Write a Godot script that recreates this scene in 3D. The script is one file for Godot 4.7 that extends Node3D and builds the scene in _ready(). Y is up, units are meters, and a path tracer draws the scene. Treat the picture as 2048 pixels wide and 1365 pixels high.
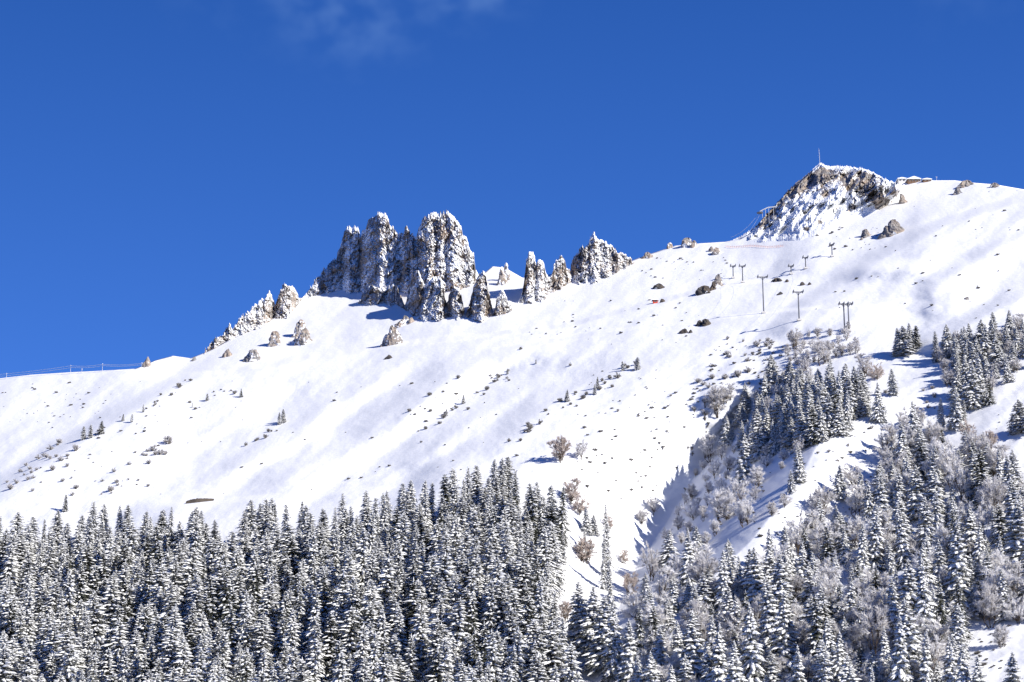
extends Node3D
# A snowy alpine hillside in winter sun: fir forest below, open snow slopes, rock towers and a rocky summit with lift pylons.
# Places are given as survey sightings: u counts to the right and v downwards, in units of 1/F radian seen from the valley,
# and the slope itself (slope_depth) gives the distance in metres.

const F := 3870.6
const PITCH := deg_to_rad(15.0)
const EYE := 1.7
const SUN := Vector3(0.71, 0.50, 0.49)

var cp := cos(PITCH)
var sp := sin(PITCH)
var rng := RandomNumberGenerator.new()
var n_broad := FastNoiseLite.new()
var n_streak := FastNoiseLite.new()
var n_fine := FastNoiseLite.new()
var n_rock := FastNoiseLite.new()
var n_cell := FastNoiseLite.new()
var n_grain := FastNoiseLite.new()
var used := {}
var M := {}

# ------------------------------------------------------------------ small helpers
func numbered(called: String) -> String:
	if not used.has(called):
		used[called] = 0
		return called
	used[called] += 1
	return "%s_%03d" % [called, used[called]]

func tag(o: Node, label: String, category: String, group := "", kind := "") -> void:
	if label != "": o.set_meta("label", label)
	if category != "": o.set_meta("category", category)
	if group != "": o.set_meta("group", group)
	if kind != "": o.set_meta("kind", kind)

func thing(called: String, at: Vector3) -> Node3D:
	var o := Node3D.new()
	o.name = numbered(called)
	add_child(o)
	o.position = at
	return o

func part(called: String, mesh: Mesh, mat: Material, parent: Node) -> MeshInstance3D:
	var o := MeshInstance3D.new()
	o.name = called if parent != self else numbered(called)
	o.mesh = mesh
	if mat: o.material_override = mat
	parent.add_child(o, true)
	return o

class Tris:
	var v := PackedVector3Array()
	var n := PackedVector3Array()
	var c := PackedColorArray()
	var col := Color(1, 1, 1)
	var tint := false
	func tri(a: Vector3, b: Vector3, d: Vector3) -> void:
		var k := (d - a).cross(b - a)
		var l := k.length()
		if l < 1e-9: return
		k /= l
		v.append(a); v.append(b); v.append(d)
		n.append(k); n.append(k); n.append(k)
		if tint:
			c.append(col); c.append(col); c.append(col)
	func quad(a: Vector3, b: Vector3, d: Vector3, e: Vector3) -> void:
		tri(a, b, d); tri(a, d, e)
	func box(p: Vector3, s: Vector3, basis := Basis.IDENTITY) -> void:
		var h := s * 0.5
		var q: Array[Vector3] = []
		for i in 8:
			q.append(p + basis * Vector3(h.x if i & 1 else -h.x, h.y if i & 2 else -h.y, h.z if i & 4 else -h.z))
		quad(q[0], q[2], q[3], q[1]); quad(q[5], q[7], q[6], q[4])
		quad(q[4], q[6], q[2], q[0]); quad(q[1], q[3], q[7], q[5])
		quad(q[2], q[6], q[7], q[3]); quad(q[4], q[0], q[1], q[5])
	func tube(a: Vector3, b: Vector3, ra: float, rb: float, sides := 6) -> void:
		var d := (b - a).normalized()
		var x := d.cross(Vector3.UP if absf(d.y) < 0.9 else Vector3.RIGHT).normalized()
		var y := d.cross(x)
		for i in sides:
			var t0 := TAU * i / sides
			var t1 := TAU * (i + 1) / sides
			var o0 := x * cos(t0) + y * sin(t0)
			var o1 := x * cos(t1) + y * sin(t1)
			quad(a + o0 * ra, b + o0 * rb, b + o1 * rb, a + o1 * ra)
			if sides > 4:
				tri(b, b + o1 * rb, b + o0 * rb)
				tri(a, a + o0 * ra, a + o1 * ra)
	func arrays() -> Array:
		var a := []
		a.resize(Mesh.ARRAY_MAX)
		a[Mesh.ARRAY_VERTEX] = v
		a[Mesh.ARRAY_NORMAL] = n
		if tint: a[Mesh.ARRAY_COLOR] = c
		return a
	func mesh(into: ArrayMesh = null, mat: Material = null) -> ArrayMesh:
		var m := ArrayMesh.new() if into == null else into
		if v.size() == 0: return m
		m.add_surface_from_arrays(Mesh.PRIMITIVE_TRIANGLES, arrays())
		if mat: m.surface_set_material(m.get_surface_count() - 1, mat)
		return m

func along(tab: Array, t: float) -> float:
	# piecewise line through [t, value] pairs, t rising
	if t <= tab[0][0]: return tab[0][1]
	for i in range(1, tab.size()):
		if t < tab[i][0]:
			var a = tab[i - 1]
			var b = tab[i]
			return lerpf(a[1], b[1], (t - a[0]) / (b[0] - a[0]))
	return tab[tab.size() - 1][1]

func inside(poly: PackedVector2Array, p: Vector2) -> bool:
	return Geometry2D.is_point_in_polygon(p, poly)

func ss(a: float, b: float, x: float) -> float:
	return smoothstep(a, b, x)

# ------------------------------------------------------------------ the lie of the land
const SKYLINE := [[-2500, 1010], [-900, 850], [-300, 790], [0, 757], [60, 750], [140, 745], [200, 742], [270, 738], [310, 721], [345, 712], [380, 717], [420, 701], [470, 674], [520, 650], [560, 630], [610, 594], [650, 584], [690, 572], [720, 562], [760, 548], [820, 538], [880, 542], [950, 562], [985, 533], [1010, 536], [1045, 556], [1100, 549], [1150, 546], [1200, 539], [1262, 522], [1300, 508], [1350, 492], [1400, 487], [1450, 484], [1480, 478], [1530, 450], [1580, 405], [1610, 375], [1640, 348], [1700, 352], [1750, 358], [1785, 366], [1800, 366], [1850, 361], [1910, 361], [1950, 366], [1990, 369], [2048, 379], [2300, 400], [2950, 460], [4500, 640]]
const LINE_C := [[640, 1500], [715, 1292], [830, 1100], [960, 950], [1200, 880], [1400, 870]]
const LINE_V := [[640, 1690], [690, 1600], [780, 1512], [870, 1440], [950, 1392], [1060, 1325], [1130, 1275], [1300, 1200], [1500, 1150]]
const LINE_R := [[640, 1930], [700, 1860], [790, 1720], [890, 1635], [960, 1598], [1085, 1500], [1230, 1345], [1400, 1270], [1550, 1240]]
const LINE_B := [[700, 490], [760, 395], [830, 262], [985, 5], [1060, -120]]
const LINE_G := [[700, 1100], [745, 1016], [860, 850], [960, 692], [1060, 560]]
const LINE_D := [[520, 1790], [535, 1755], [600, 1645], [680, 1560]]
const LINE_E := [[380, 2120], [405, 2048], [450, 1905], [525, 1760], [560, 1700]]
const LINE_H := [[560, 2120], [630, 1985], [700, 1850]]
const BENCH_1 := [[300, 760], [450, 744], [760, 692], [1000, 668], [1150, 648], [1300, 606], [1450, 570], [1600, 555]]
const BENCH_2 := [[300, 1012], [420, 1003], [560, 994], [760, 975], [900, 940]]
const BENCH_3 := [[1000, 700], [1200, 664], [1400, 642], [1600, 620], [1800, 600]]

func sight(u: float, v: float) -> Vector2:
	var yv := (682.5 - v) / F
	var z := cp - yv * sp
	return Vector2((u - 1024.0) / F / z, (yv * cp + sp) / z)

func saw(s: float, left: float, amp: float, right: float) -> float:
	if s < -left or s > right: return 0.0
	if s < 0.0: return amp * ss(-left, 0.0, s)
	return amp * (1.0 - ss(0.0, right, s))

func relief(u: float, v: float) -> float:
	var r := 0.0
	# the bowl, the ravine and the spur on the right
	if v > 630.0:
		var xc := along(LINE_C, v)
		var xv := along(LINE_V, v)
		var xr := along(LINE_R, v)
		var k := ss(690.0, 1010.0, v) * (1.0 - 0.75 * ss(1100.0, 1320.0, v))
		var b := 0.0
		if u <= xc: b = 0.0
		elif u < xv:
			b = 0.15 * ss(xc - 60.0, xv, u) * pow((u - xc) / (xv - xc), 1.1)
		elif u < xr:
			b = 0.15 * (0.5 * (1.0 - (u - xv) / (xr - xv)) + 0.5 * (1.0 - ss(0.0, 1.0, (u - xv) / (xr - xv))))
		else:
			b = 0.035 * ss(0.0, 170.0, u - xr) - 0.02 * ss(150.0, 420.0, u - xr)
		r += b * k
		var w := ss(700.0, 760.0, v) * (1.0 - ss(1000.0, 1080.0, v))
		r += saw(u - along(LINE_B, v), 75.0, -0.020, 260.0) * ss(690.0, 740.0, v)
		var xg := along(LINE_G, v)
		var wob := 26.0 * n_streak.get_noise_1d(v * 0.35)
		r += saw(u - xg + 190.0 + wob, 60.0, 0.0075, 90.0) * w
		r += saw(u - xg + 360.0 - wob, 70.0, 0.0085, 110.0) * ss(760.0, 830.0, v)
		r += saw(u - xg - 120.0 + wob * 0.6, 50.0, 0.006, 70.0) * w
		r += saw(u - xg, 90.0, 0.018, maxf(120.0, xc - xg)) * w
	if u > 1500.0 and v < 720.0:
		r += saw(u - along(LINE_E, v) - 190.0 - 30.0 * n_streak.get_noise_1d(v * 0.3), 60.0, -0.010, 120.0) * ss(440.0, 500.0, v) * (1.0 - ss(600.0, 660.0, v))
		r += saw(u - along(LINE_D, v), 60.0, -0.015, 260.0) * ss(515.0, 545.0, v) * (1.0 - ss(640.0, 690.0, v))
		r += saw(u - along(LINE_E, v), 70.0, -0.014, 300.0) * ss(375.0, 410.0, v) * (1.0 - ss(530.0, 570.0, v))
		r += saw(u - along(LINE_H, v), 70.0, -0.015, 200.0) * ss(560.0, 600.0, v) * (1.0 - ss(680.0, 710.0, v))
	# terraces cut by pistes and the forest road
	if v < 800.0:
		r += 0.014 * ss(6.0, -6.0, v - along(BENCH_1, u) - 4.0 * n_streak.get_noise_1d(u * 0.3)) * ss(250.0, 420.0, u) * (1.0 - ss(1500.0, 1650.0, u))
		r += 0.009 * ss(5.0, -5.0, v - along(BENCH_3, u) - 4.0 * n_streak.get_noise_1d(u * 0.3 + 50.0)) * ss(950.0, 1100.0, u) * (1.0 - ss(1700.0, 1850.0, u))
	r += 0.010 * ss(8.0, -8.0, v - along(BENCH_2, u)) * ss(260.0, 400.0, u) * (1.0 - ss(700.0, 900.0, u))
	# drifts that run down the fall line
	var a := u * 0.85 - v * 0.53
	var c := u * 0.53 + v * 0.85
	var calm := 0.35 + 0.65 * ss(-0.25, 0.35, n_broad.get_noise_2d(u * 0.35 + 900.0, v * 0.5))
	r += n_broad.get_noise_2d(a * 0.30, c * 0.7) * 0.0065
	r += n_streak.get_noise_2d(a * 0.18, c * 0.8) * 0.0012 * calm
	r += n_fine.get_noise_2d(u * 0.8, v * 1.2) * 0.00045
	return r

func slope_depth(u: float, v: float) -> float:
	var s := sight(u, v)
	return 199.0 / maxf(0.55 + 0.25 * s.x - s.y, 0.10) * exp(relief(u, v))

func spot(u: float, v: float, d: float) -> Vector3:
	var s := sight(u, v)
	return Vector3(s.x * d, s.y * d + EYE, -d)

func ground(u: float, v: float) -> Vector3:
	return spot(u, v, slope_depth(u, v))

func rise(u: float, v0: float, v1: float, d: float) -> float:
	return d * (sight(u, v1).y - sight(u, v0).y)

# ------------------------------------------------------------------ start
func _ready() -> void:
	var cam := Camera3D.new()
	cam.name = "camera"
	cam.fov = 20.0
	cam.near = 0.5
	cam.far = 40000.0
	cam.position = Vector3(0, EYE, 0)
	cam.rotation.x = PITCH
	add_child(cam)
	cam.current = true
	make_sky()
	var sun := DirectionalLight3D.new()
	sun.name = "sun"
	sun.light_energy = 1.5
	sun.light_color = Color(1.0, 0.98, 0.945)
	sun.light_angular_distance = 0.53
	sun.shadow_enabled = true
	add_child(sun)
	sun.look_at_from_position(SUN * 100.0, Vector3.ZERO, Vector3.UP)
	set_noises()
	make_materials()
	make_terrain()
	make_summit_crag()
	make_crests()
	make_rocks()
	make_trees()
	make_lifts()
	make_huts()

func set_noises() -> void:
	for a in [[n_broad, 0.011, 3, 11], [n_streak, 0.030, 3, 12], [n_fine, 0.045, 3, 13], [n_rock, 0.12, 4, 14], [n_cell, 0.22, 1, 15], [n_grain, 0.55, 2, 16]]:
		var n: FastNoiseLite = a[0]
		n.noise_type = FastNoiseLite.TYPE_SIMPLEX_SMOOTH
		n.frequency = a[1]
		n.fractal_type = FastNoiseLite.FRACTAL_FBM
		n.fractal_octaves = a[2]
		n.seed = a[3]
	n_rock.fractal_type = FastNoiseLite.FRACTAL_RIDGED
	n_cell.noise_type = FastNoiseLite.TYPE_CELLULAR
	n_cell.cellular_return_type = FastNoiseLite.RETURN_CELL_VALUE
	n_cell.fractal_type = FastNoiseLite.FRACTAL_NONE

func make_sky() -> void:
	var env := Environment.new()
	env.background_mode = Environment.BG_SKY
	env.tonemap_mode = Environment.TONE_MAPPER_LINEAR
	env.tonemap_exposure = 1.55
	env.sdfgi_enabled = true
	env.ssao_enabled = true
	env.ssil_enabled = true
	var k := 1.0 / 1.55
	var m := ProceduralSkyMaterial.new()
	m.sky_top_color = Color(0.0, 0.042 * k, 0.245 * k).linear_to_srgb()
	m.sky_horizon_color = Color(0.132 * k, 0.405 * k, 1.34 * k).linear_to_srgb()
	m.sky_curve = 0.20
	m.ground_bottom_color = Color(0.50, 0.54, 0.62)
	m.ground_horizon_color = Color(0.60, 0.66, 0.78)
	m.ground_curve = 0.1
	m.sun_angle_max = 8.0
	m.sun_curve = 0.1
	# thin high wisps
	var w := 4096
	var h := 2048
	var im := Image.create(w, h, false, Image.FORMAT_RGBA8)
	im.fill(Color(1, 1, 1, 0))
	var nz := FastNoiseLite.new()
	nz.seed = 5
	nz.frequency = 0.05
	nz.fractal_octaves = 5
	# bearing, height, half-width, half-height (degrees), strength
	for wsp in [[-5.6, 24.9, 2.6, 1.3, 0.12], [-4.8, 23.9, 1.6, 0.8, 0.06], [-1.4, 25.5, 1.3, 0.9, 0.26], [-10.5, 25.2, 2.6, 1.2, 0.02], [14.2, 25.2, 1.6, 1.4, 0.05], [-24.0, 30.0, 7.0, 3.0, 0.2], [30.0, 33.0, 8.0, 3.0, 0.2], [4.0, 36.0, 6.0, 2.6, 0.25], [95.0, 30.0, 9.0, 3.0, 0.25], [170.0, 34.0, 10.0, 4.0, 0.25], [-100.0, 28.0, 9.0, 3.0, 0.25]]:
		var x0 := int(wsp[0] / 360.0 * w)
		var y0 := int((0.5 - wsp[1] / 180.0) * h)
		var rx := int(wsp[2] * 2.0 / 360.0 * w)
		var ry := int(wsp[3] * 2.0 / 180.0 * h)
		for y in range(y0 - ry, y0 + ry):
			for x in range(x0 - rx, x0 + rx):
				var q := Vector2(float(x - x0) / rx, float(y - y0) / ry).length_squared() * 4.0
				var n := nz.get_noise_2d(x * 1.0, y * 1.6) * 0.5 + 0.5
				var a: float = wsp[4] * exp(-q * 0.9) * ss(0.22, 0.85, n)
				var xx := posmod(x, w)
				var was := im.get_pixel(xx, y).a
				if a > 0.003: im.set_pixel(xx, y, Color(0.80, 0.95, 1.0, minf(1.0, a + was)))
	m.sky_cover = ImageTexture.create_from_image(im)
	m.sky_cover_modulate = Color(0.62, 0.62, 0.62)
	var sky := Sky.new()
	sky.sky_material = m
	env.sky = sky
	var we := WorldEnvironment.new()
	we.name = "environment"
	we.environment = env
	add_child(we)

func plain(c: Color, rough := 0.9) -> StandardMaterial3D:
	var m := StandardMaterial3D.new()
	m.albedo_color = c.linear_to_srgb()
	m.roughness = rough
	m.metallic_specular = 0.3
	return m

func frosty(c: Color) -> StandardMaterial3D:
	var m := plain(c, 0.95)
	m.backlight_enabled = true
	m.backlight = Color(0.75, 0.74, 0.73)
	return m

func noise_tex(freq: float, seed_: int, a: Color, b: Color, normal := false, bump := 4.0) -> NoiseTexture2D:
	var t := NoiseTexture2D.new()
	t.width = 512
	t.height = 512
	t.seamless = true
	var n := FastNoiseLite.new()
	n.frequency = freq
	n.seed = seed_
	n.fractal_octaves = 5
	t.noise = n
	if normal:
		t.as_normal_map = true
		t.bump_strength = bump
	else:
		var g := Gradient.new()
		g.set_color(0, a.linear_to_srgb())
		g.set_color(1, b.linear_to_srgb())
		t.color_ramp = g
	return t

func make_materials() -> void:
	var s := StandardMaterial3D.new()
	s.albedo_texture = noise_tex(0.02, 3, Color(0.74, 0.75, 0.77), Color(0.83, 0.83, 0.835))
	s.normal_enabled = true
	s.normal_texture = noise_tex(0.03, 4, Color(), Color(), true, 5.0)
	s.normal_scale = 0.30
	s.uv1_triplanar = true
	s.uv1_world_triplanar = true
	s.uv1_scale = Vector3(0.035, 0.035, 0.035)
	s.roughness = 0.85
	s.metallic_specular = 0.2
	M.snow = s
	var vg := StandardMaterial3D.new()
	vg.albedo_texture = noise_tex(0.012, 8, Color(0.02, 0.025, 0.02), Color(0.26, 0.27, 0.29))
	vg.uv1_triplanar = true
	vg.uv1_world_triplanar = true
	vg.uv1_scale = Vector3(0.002, 0.002, 0.002)
	vg.roughness = 0.95
	M.valley = vg
	M.tree_snow = plain(Color(0.78, 0.78, 0.78), 0.9)
	M.rock_snow = plain(Color(0.85, 0.86, 0.87), 0.9)
	M.needles = plain(Color(0.175, 0.177, 0.160), 0.9)
	M.needles_dark = plain(Color(0.070, 0.075, 0.058), 0.9)
	M.bark = plain(Color(0.10, 0.075, 0.055), 0.95)
	M.frost = frosty(Color(0.80, 0.79, 0.79))
	M.frost_grey = frosty(Color(0.66, 0.645, 0.645))
	M.twig_brown = frosty(Color(0.52, 0.44, 0.39))
	M.shrub_twig = plain(Color(0.27, 0.255, 0.235), 0.95)
	M.scrub = plain(Color(0.17, 0.155, 0.14), 0.95)
	var r := StandardMaterial3D.new()
	r.vertex_color_use_as_albedo = true
	r.roughness = 0.95
	r.metallic_specular = 0.25
	M.rock = r
	M.steel = plain(Color(0.16, 0.165, 0.18), 0.6)
	M.steel_pale = plain(Color(0.55, 0.56, 0.58), 0.6)
	M.cable = plain(Color(0.50, 0.52, 0.55), 0.7)
	M.wood = plain(Color(0.17, 0.105, 0.07), 0.9)
	M.plaster = plain(Color(0.62, 0.60, 0.57), 0.9)
	M.glass = plain(Color(0.03, 0.035, 0.045), 0.15)
	M.red = plain(Color(0.62, 0.07, 0.035), 0.6)
	M.orange = plain(Color(0.75, 0.22, 0.08), 0.8)
	M.earth = plain(Color(0.09, 0.075, 0.062), 0.95)

# ------------------------------------------------------------------ ground
func make_terrain() -> void:
	var us := PackedFloat32Array()
	var u := -2500.0
	while u < -30.0:
		us.append(u)
		u += 95.0 if u < -600.0 else 30.0
	u = -30.0
	while u <= 2080.0:
		us.append(u)
		u += 3.0
	u = 2100.0
	while u <= 4500.0:
		us.append(u)
		u += 30.0 if u < 2500.0 else 125.0
	var near_rows := 16
	var rows := 300
	var back := 4
	var nr := near_rows + rows + back
	var nc := us.size()
	var vs := PackedVector3Array()
	vs.resize(nr * nc)
	for j in nc:
		var uu := us[j]
		var top := along(SKYLINE, uu)
		for i in near_rows + rows:
			var v: float
			if i < near_rows: v = lerpf(1900.0, 1400.0, float(i) / near_rows)
			else: v = lerpf(1400.0, top, float(i - near_rows) / (rows - 1))
			vs[i * nc + j] = ground(uu, v)
		var crest := vs[(near_rows + rows - 1) * nc + j]
		for k in back:
			var q: float = [8.0, 45.0, 220.0, 700.0][k]
			vs[(near_rows + rows + k) * nc + j] = Vector3(crest.x * (1.0 + q / -crest.z), maxf(crest.y - [2.5, 26.0, 150.0, 520.0][k], -30.0), crest.z - q)
	var ns := PackedVector3Array()
	ns.resize(nr * nc)
	for i in nr:
		for j in nc:
			var a := vs[i * nc + mini(j + 1, nc - 1)] - vs[i * nc + maxi(j - 1, 0)]
			var b := vs[mini(i + 1, nr - 1) * nc + j] - vs[maxi(i - 1, 0) * nc + j]
			ns[i * nc + j] = a.cross(b).normalized()
	var ix := PackedInt32Array()
	ix.resize((nr - 1) * (nc - 1) * 6)
	var k2 := 0
	for i in nr - 1:
		for j in nc - 1:
			var a := i * nc + j
			ix[k2] = a; ix[k2 + 1] = a + nc; ix[k2 + 2] = a + nc + 1
			ix[k2 + 3] = a; ix[k2 + 4] = a + nc + 1; ix[k2 + 5] = a + 1
			k2 += 6
	var arr := []
	arr.resize(Mesh.ARRAY_MAX)
	arr[Mesh.ARRAY_VERTEX] = vs
	arr[Mesh.ARRAY_NORMAL] = ns
	arr[Mesh.ARRAY_INDEX] = ix
	var m := ArrayMesh.new()
	m.add_surface_from_arrays(Mesh.PRIMITIVE_TRIANGLES, arr)
	var o := part("snowy_mountainside", m, M.snow, self)
	tag(o, "snow covered mountainside rising to the ridge", "", "", "structure")
	# valley floor round the viewer, out to the horizon
	var t := Tris.new()
	for i in 48:
		var a0 := TAU * i / 48
		var a1 := TAU * (i + 1) / 48
		var d0 := Vector3(cos(a0), 0, sin(a0))
		var d1 := Vector3(cos(a1), 0, sin(a1))
		var last := 0.0
		for q in [60.0, 300.0, 1500.0, 6000.0, 25000.0]:
			if last == 0.0: t.tri(Vector3.ZERO, d1 * q, d0 * q)
			else: t.quad(d0 * last, d1 * last, d1 * q, d0 * q)
			last = q
	var g := part("valley_ground", t.mesh(), M.valley, self)
	tag(g, "wooded valley ground with patches of snow", "", "", "structure")

# ------------------------------------------------------------------ rock
func rock_color(p: Vector3) -> Color:
	var a := n_broad.get_noise_3dv(p * 9.0) * 0.9 + n_grain.get_noise_3dv(p * 0.8) * 0.5
	var b := 0.80 + 0.45 * n_grain.get_noise_3dv(p * 1.7 + Vector3(31, 7, 3))
	var w := clampf(0.5 + a, 0.0, 1.0)
	return Color(lerpf(0.26, 0.44, w) * b, lerpf(0.257, 0.355, w) * b, lerpf(0.26, 0.285, w) * b)

const CRAG_TOP := [[1440, 492], [1455, 487], [1480, 474], [1510, 455], [1530, 432], [1555, 405], [1580, 377], [1600, 360], [1620, 345], [1640, 326], [1660, 332], [1690, 332], [1720, 335], [1745, 343], [1765, 355], [1790, 366], [1815, 372], [1850, 372]]
const CRAG_FOOT := [[1440, 493], [1460, 490], [1500, 489], [1600, 492], [1650, 480], [1700, 452], [1760, 426], [1785, 408], [1816, 376]]
const CRAG_ROCK := [[1627, 352, 22], [1655, 348, 20], [1690, 356, 14], [1735, 350, 26], [1600, 372, 18], [1580, 388, 12], [1562, 405, 9], [1545, 425, 15], [1752, 393, 18], [1768, 406, 12], [1525, 445, 14], [1790, 385, 9], [1612, 458, 6], [1640, 442, 5], [1725, 378, 12], [1700, 372, 10], [1650, 385, 8], [1705, 415, 6]]

func make_summit_crag() -> void:
	var nu := 300
	var nv := 120
	var pts := PackedVector3Array()
	pts.resize((nu + 1) * (nv + 1))
	for i in nu + 1:
		var u := 1440.0 + 376.0 * i / nu
		var vt := along(CRAG_TOP, u) + n_fine.get_noise_1d(u * 6.0) * 4.0
		var vf := maxf(along(CRAG_FOOT, u), vt + 2.0)
		var side := ss(0.0, 0.05, float(i) / nu) * ss(1.0, 0.93, float(i) / nu)
		for j in nv + 1:
			var t := float(j) / nv
			var v := lerpf(vt, vf, t)
			var s := sight(u, v)
			var d := 199.0 / (0.55 + 0.25 * s.x - s.y) * exp(relief(u, v))
			var a := u * 0.72 - v * 0.69
			var c := u * 0.69 + v * 0.72
			var rib := 1.0 - absf(n_streak.get_noise_2d(a * 0.30, c * 0.95)) * 2.2
			var rib2 := n_rock.get_noise_2d(a * 0.6 + 300.0, c * 1.1)
			var blk := n_cell.get_noise_2d(u * 0.55, v * 0.45)
			var out := (2.0 + 9.0 * rib + 1.8 * rib2 + 2.0 * blk) * side * ss(1.0, 0.45, t)
			out += 52.0 * (ss(1450.0, 1660.0, u) - 0.35) * side * ss(1.0, 0.25, t)
			out -= 3.0 * ss(0.85, 1.0, t) + 3.0 * (1.0 - side)
			if t < 0.02: out = minf(out, -4.0)
			pts[i * (nv + 1) + j] = spot(u, v, d - out)
	var rock := Tris.new()
	rock.tint = true
	var snow := Tris.new()
	var base := ground(1640.0, 480.0)
	for i in nu:
		for j in nv:
			var a := pts[i * (nv + 1) + j] - base
			var b := pts[(i + 1) * (nv + 1) + j] - base
			var c := pts[(i + 1) * (nv + 1) + j + 1] - base
			var d := pts[i * (nv + 1) + j + 1] - base
			var u := 1440.0 + 376.0 * i / nu
			var t := float(j) / nv
			var vt := along(CRAG_TOP, u)
			var v := lerpf(vt, maxf(along(CRAG_FOOT, u), vt + 2.0), t)
			var m := 0.0
			for g in CRAG_ROCK:
				var q: float = ((u - g[0]) * (u - g[0]) + (v - g[1]) * (v - g[1])) / (g[2] * g[2])
				if q < 6.0: m += exp(-q)
			m = minf(m, 1.0)
			for tr in [[a, b, c], [a, c, d]]:
				var nn: Vector3 = (tr[2] - tr[0]).cross(tr[1] - tr[0]).normalized()
				var ny := absf(nn.y)
				var p: Vector3 = tr[0]
				if m * 0.95 + n_grain.get_noise_3dv(p * 0.6) * 0.8 + 0.10 * (0.6 - ny) > 0.44 and not (t < 0.05 and u > 1625.0):
					rock.col = rock_color(p)
					rock.tri(tr[0], tr[1], tr[2])
				else:
					snow.tri(tr[0], tr[1], tr[2])
	var o := thing("summit_crag", base)
	var rm := part("rock_face", rock.mesh(), M.rock, o)
	part("snow_cover", snow.mesh(), M.rock_snow, rm).set_meta("kind", "stuff")
	tag(o, "rocky summit face streaked with diagonal snow gullies at the right", "rock crag")

# connected rock crests: skyline and foot sightings, then pillars [u, half width, metres proud] that stand out of the wall
const MASSIF_TOP := [[608, 594], [611, 588], [626, 563], [644, 541], [658, 528], [670, 516], [679, 498], [684, 477], [690, 458], [698, 450], [705, 456], [712, 452], [716, 457], [720, 470], [723, 465], [730, 454], [734, 442], [741, 433], [758, 424], [770, 426], [776, 439], [785, 451], [792, 465], [795, 470], [800, 463], [807, 468], [811, 453], [813, 449], [818, 454], [820, 467], [825, 466], [832, 470], [836, 461], [841, 446], [851, 433], [867, 426], [881, 422], [897, 423], [906, 430], [916, 442], [923, 456], [926, 468], [934, 479], [939, 491], [948, 505], [949, 523], [951, 537], [957, 550]]
const MASSIF_FOOT := [[608, 596], [640, 588], [680, 578], [720, 583], [760, 590], [800, 584], [850, 584], [900, 578], [957, 560]]
const MASSIF_PILLARS := [[632, 12, 3.0], [655, 14, 4.0], [676, 12, 6.0], [702, 17, 9.0], [742, 20, 8.0], [763, 24, 12.0], [786, 14, 7.0], [811, 8, 6.0], [826, 7, 3.0], [856, 22, 12.0], [880, 14, 10.0], [912, 22, 13.0], [938, 15, 9.0]]
const PYRAMID_TOP := [[1142, 528], [1144, 517], [1149, 507], [1158, 500], [1165, 492], [1178, 485], [1181, 472], [1188, 465], [1194, 472], [1202, 477], [1215, 482], [1222, 488], [1226, 493], [1234, 501], [1243, 503], [1252, 509], [1260, 516], [1270, 524]]
const PYRAMID_FOOT := [[1142, 560], [1165, 563], [1190, 558], [1220, 547], [1270, 526]]
const PYRAMID_PILLARS := [[1154, 10, 4.0], [1170, 11, 6.0], [1190, 15, 9.0], [1212, 14, 7.0], [1232, 11, 6.0], [1252, 11, 4.0]]
const RIDGE_TOP := [[408, 702], [421, 684], [434, 674], [446, 668], [452, 652], [459, 645], [465, 655], [476, 641], [492, 623], [500, 620], [508, 611], [521, 602], [531, 591], [538, 580], [545, 597], [550, 605], [558, 583], [566, 570], [571, 561], [576, 570], [584, 566], [592, 580], [597, 592], [612, 592]]
const RIDGE_FOOT := [[408, 704], [430, 694], [452, 680], [480, 668], [510, 656], [530, 648], [545, 634], [560, 636], [580, 632], [592, 612], [612, 596]]
const RIDGE_PILLARS := [[436, 9, 2.0], [457, 7, 3.5], [478, 12, 4.0], [500, 13, 4.0], [519, 10, 3.5], [537, 8, 5.0], [571, 11, 6.0], [585, 8, 4.0]]

const LOWER_TOP := [[716, 608], [724, 590], [735, 573], [745, 565], [757, 577], [770, 584], [782, 568], [792, 572], [802, 592], [810, 614], [818, 572], [826, 546], [833, 534], [840, 546], [848, 572], [856, 566], [866, 556], [878, 550], [886, 566], [894, 614], [900, 584], [908, 570], [917, 577], [925, 598], [931, 636], [939, 600], [946, 574], [954, 556], [963, 541], [971, 548], [976, 572], [983, 604], [988, 628], [995, 592], [1003, 578], [1010, 588], [1026, 616]]
const LOWER_FOOT := [[716, 608], [790, 608], [840, 636], [870, 636], [915, 634], [962, 638], [1026, 620]]
const LOWER_PILLARS := [[745, 13, 5.0], [785, 11, 4.0], [832, 11, 6.0], [852, 9, 5.0], [874, 12, 6.0], [910, 12, 5.0], [962, 15, 6.0], [1003, 13, 5.0]]
const SADDLE_TOP := [[1036, 606], [1043, 590], [1048, 562], [1051, 530], [1053, 512], [1058, 503], [1066, 504], [1071, 520], [1074, 528], [1078, 519], [1086, 524], [1092, 542], [1098, 556], [1104, 542], [1112, 520], [1120, 512], [1127, 518], [1133, 530], [1142, 540], [1146, 534]]
const SADDLE_FOOT := [[1036, 606], [1060, 602], [1085, 596], [1110, 580], [1146, 562]]
const SADDLE_PILLARS := [[1060, 11, 5.0], [1081, 12, 7.0], [1120, 15, 5.0]]

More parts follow.
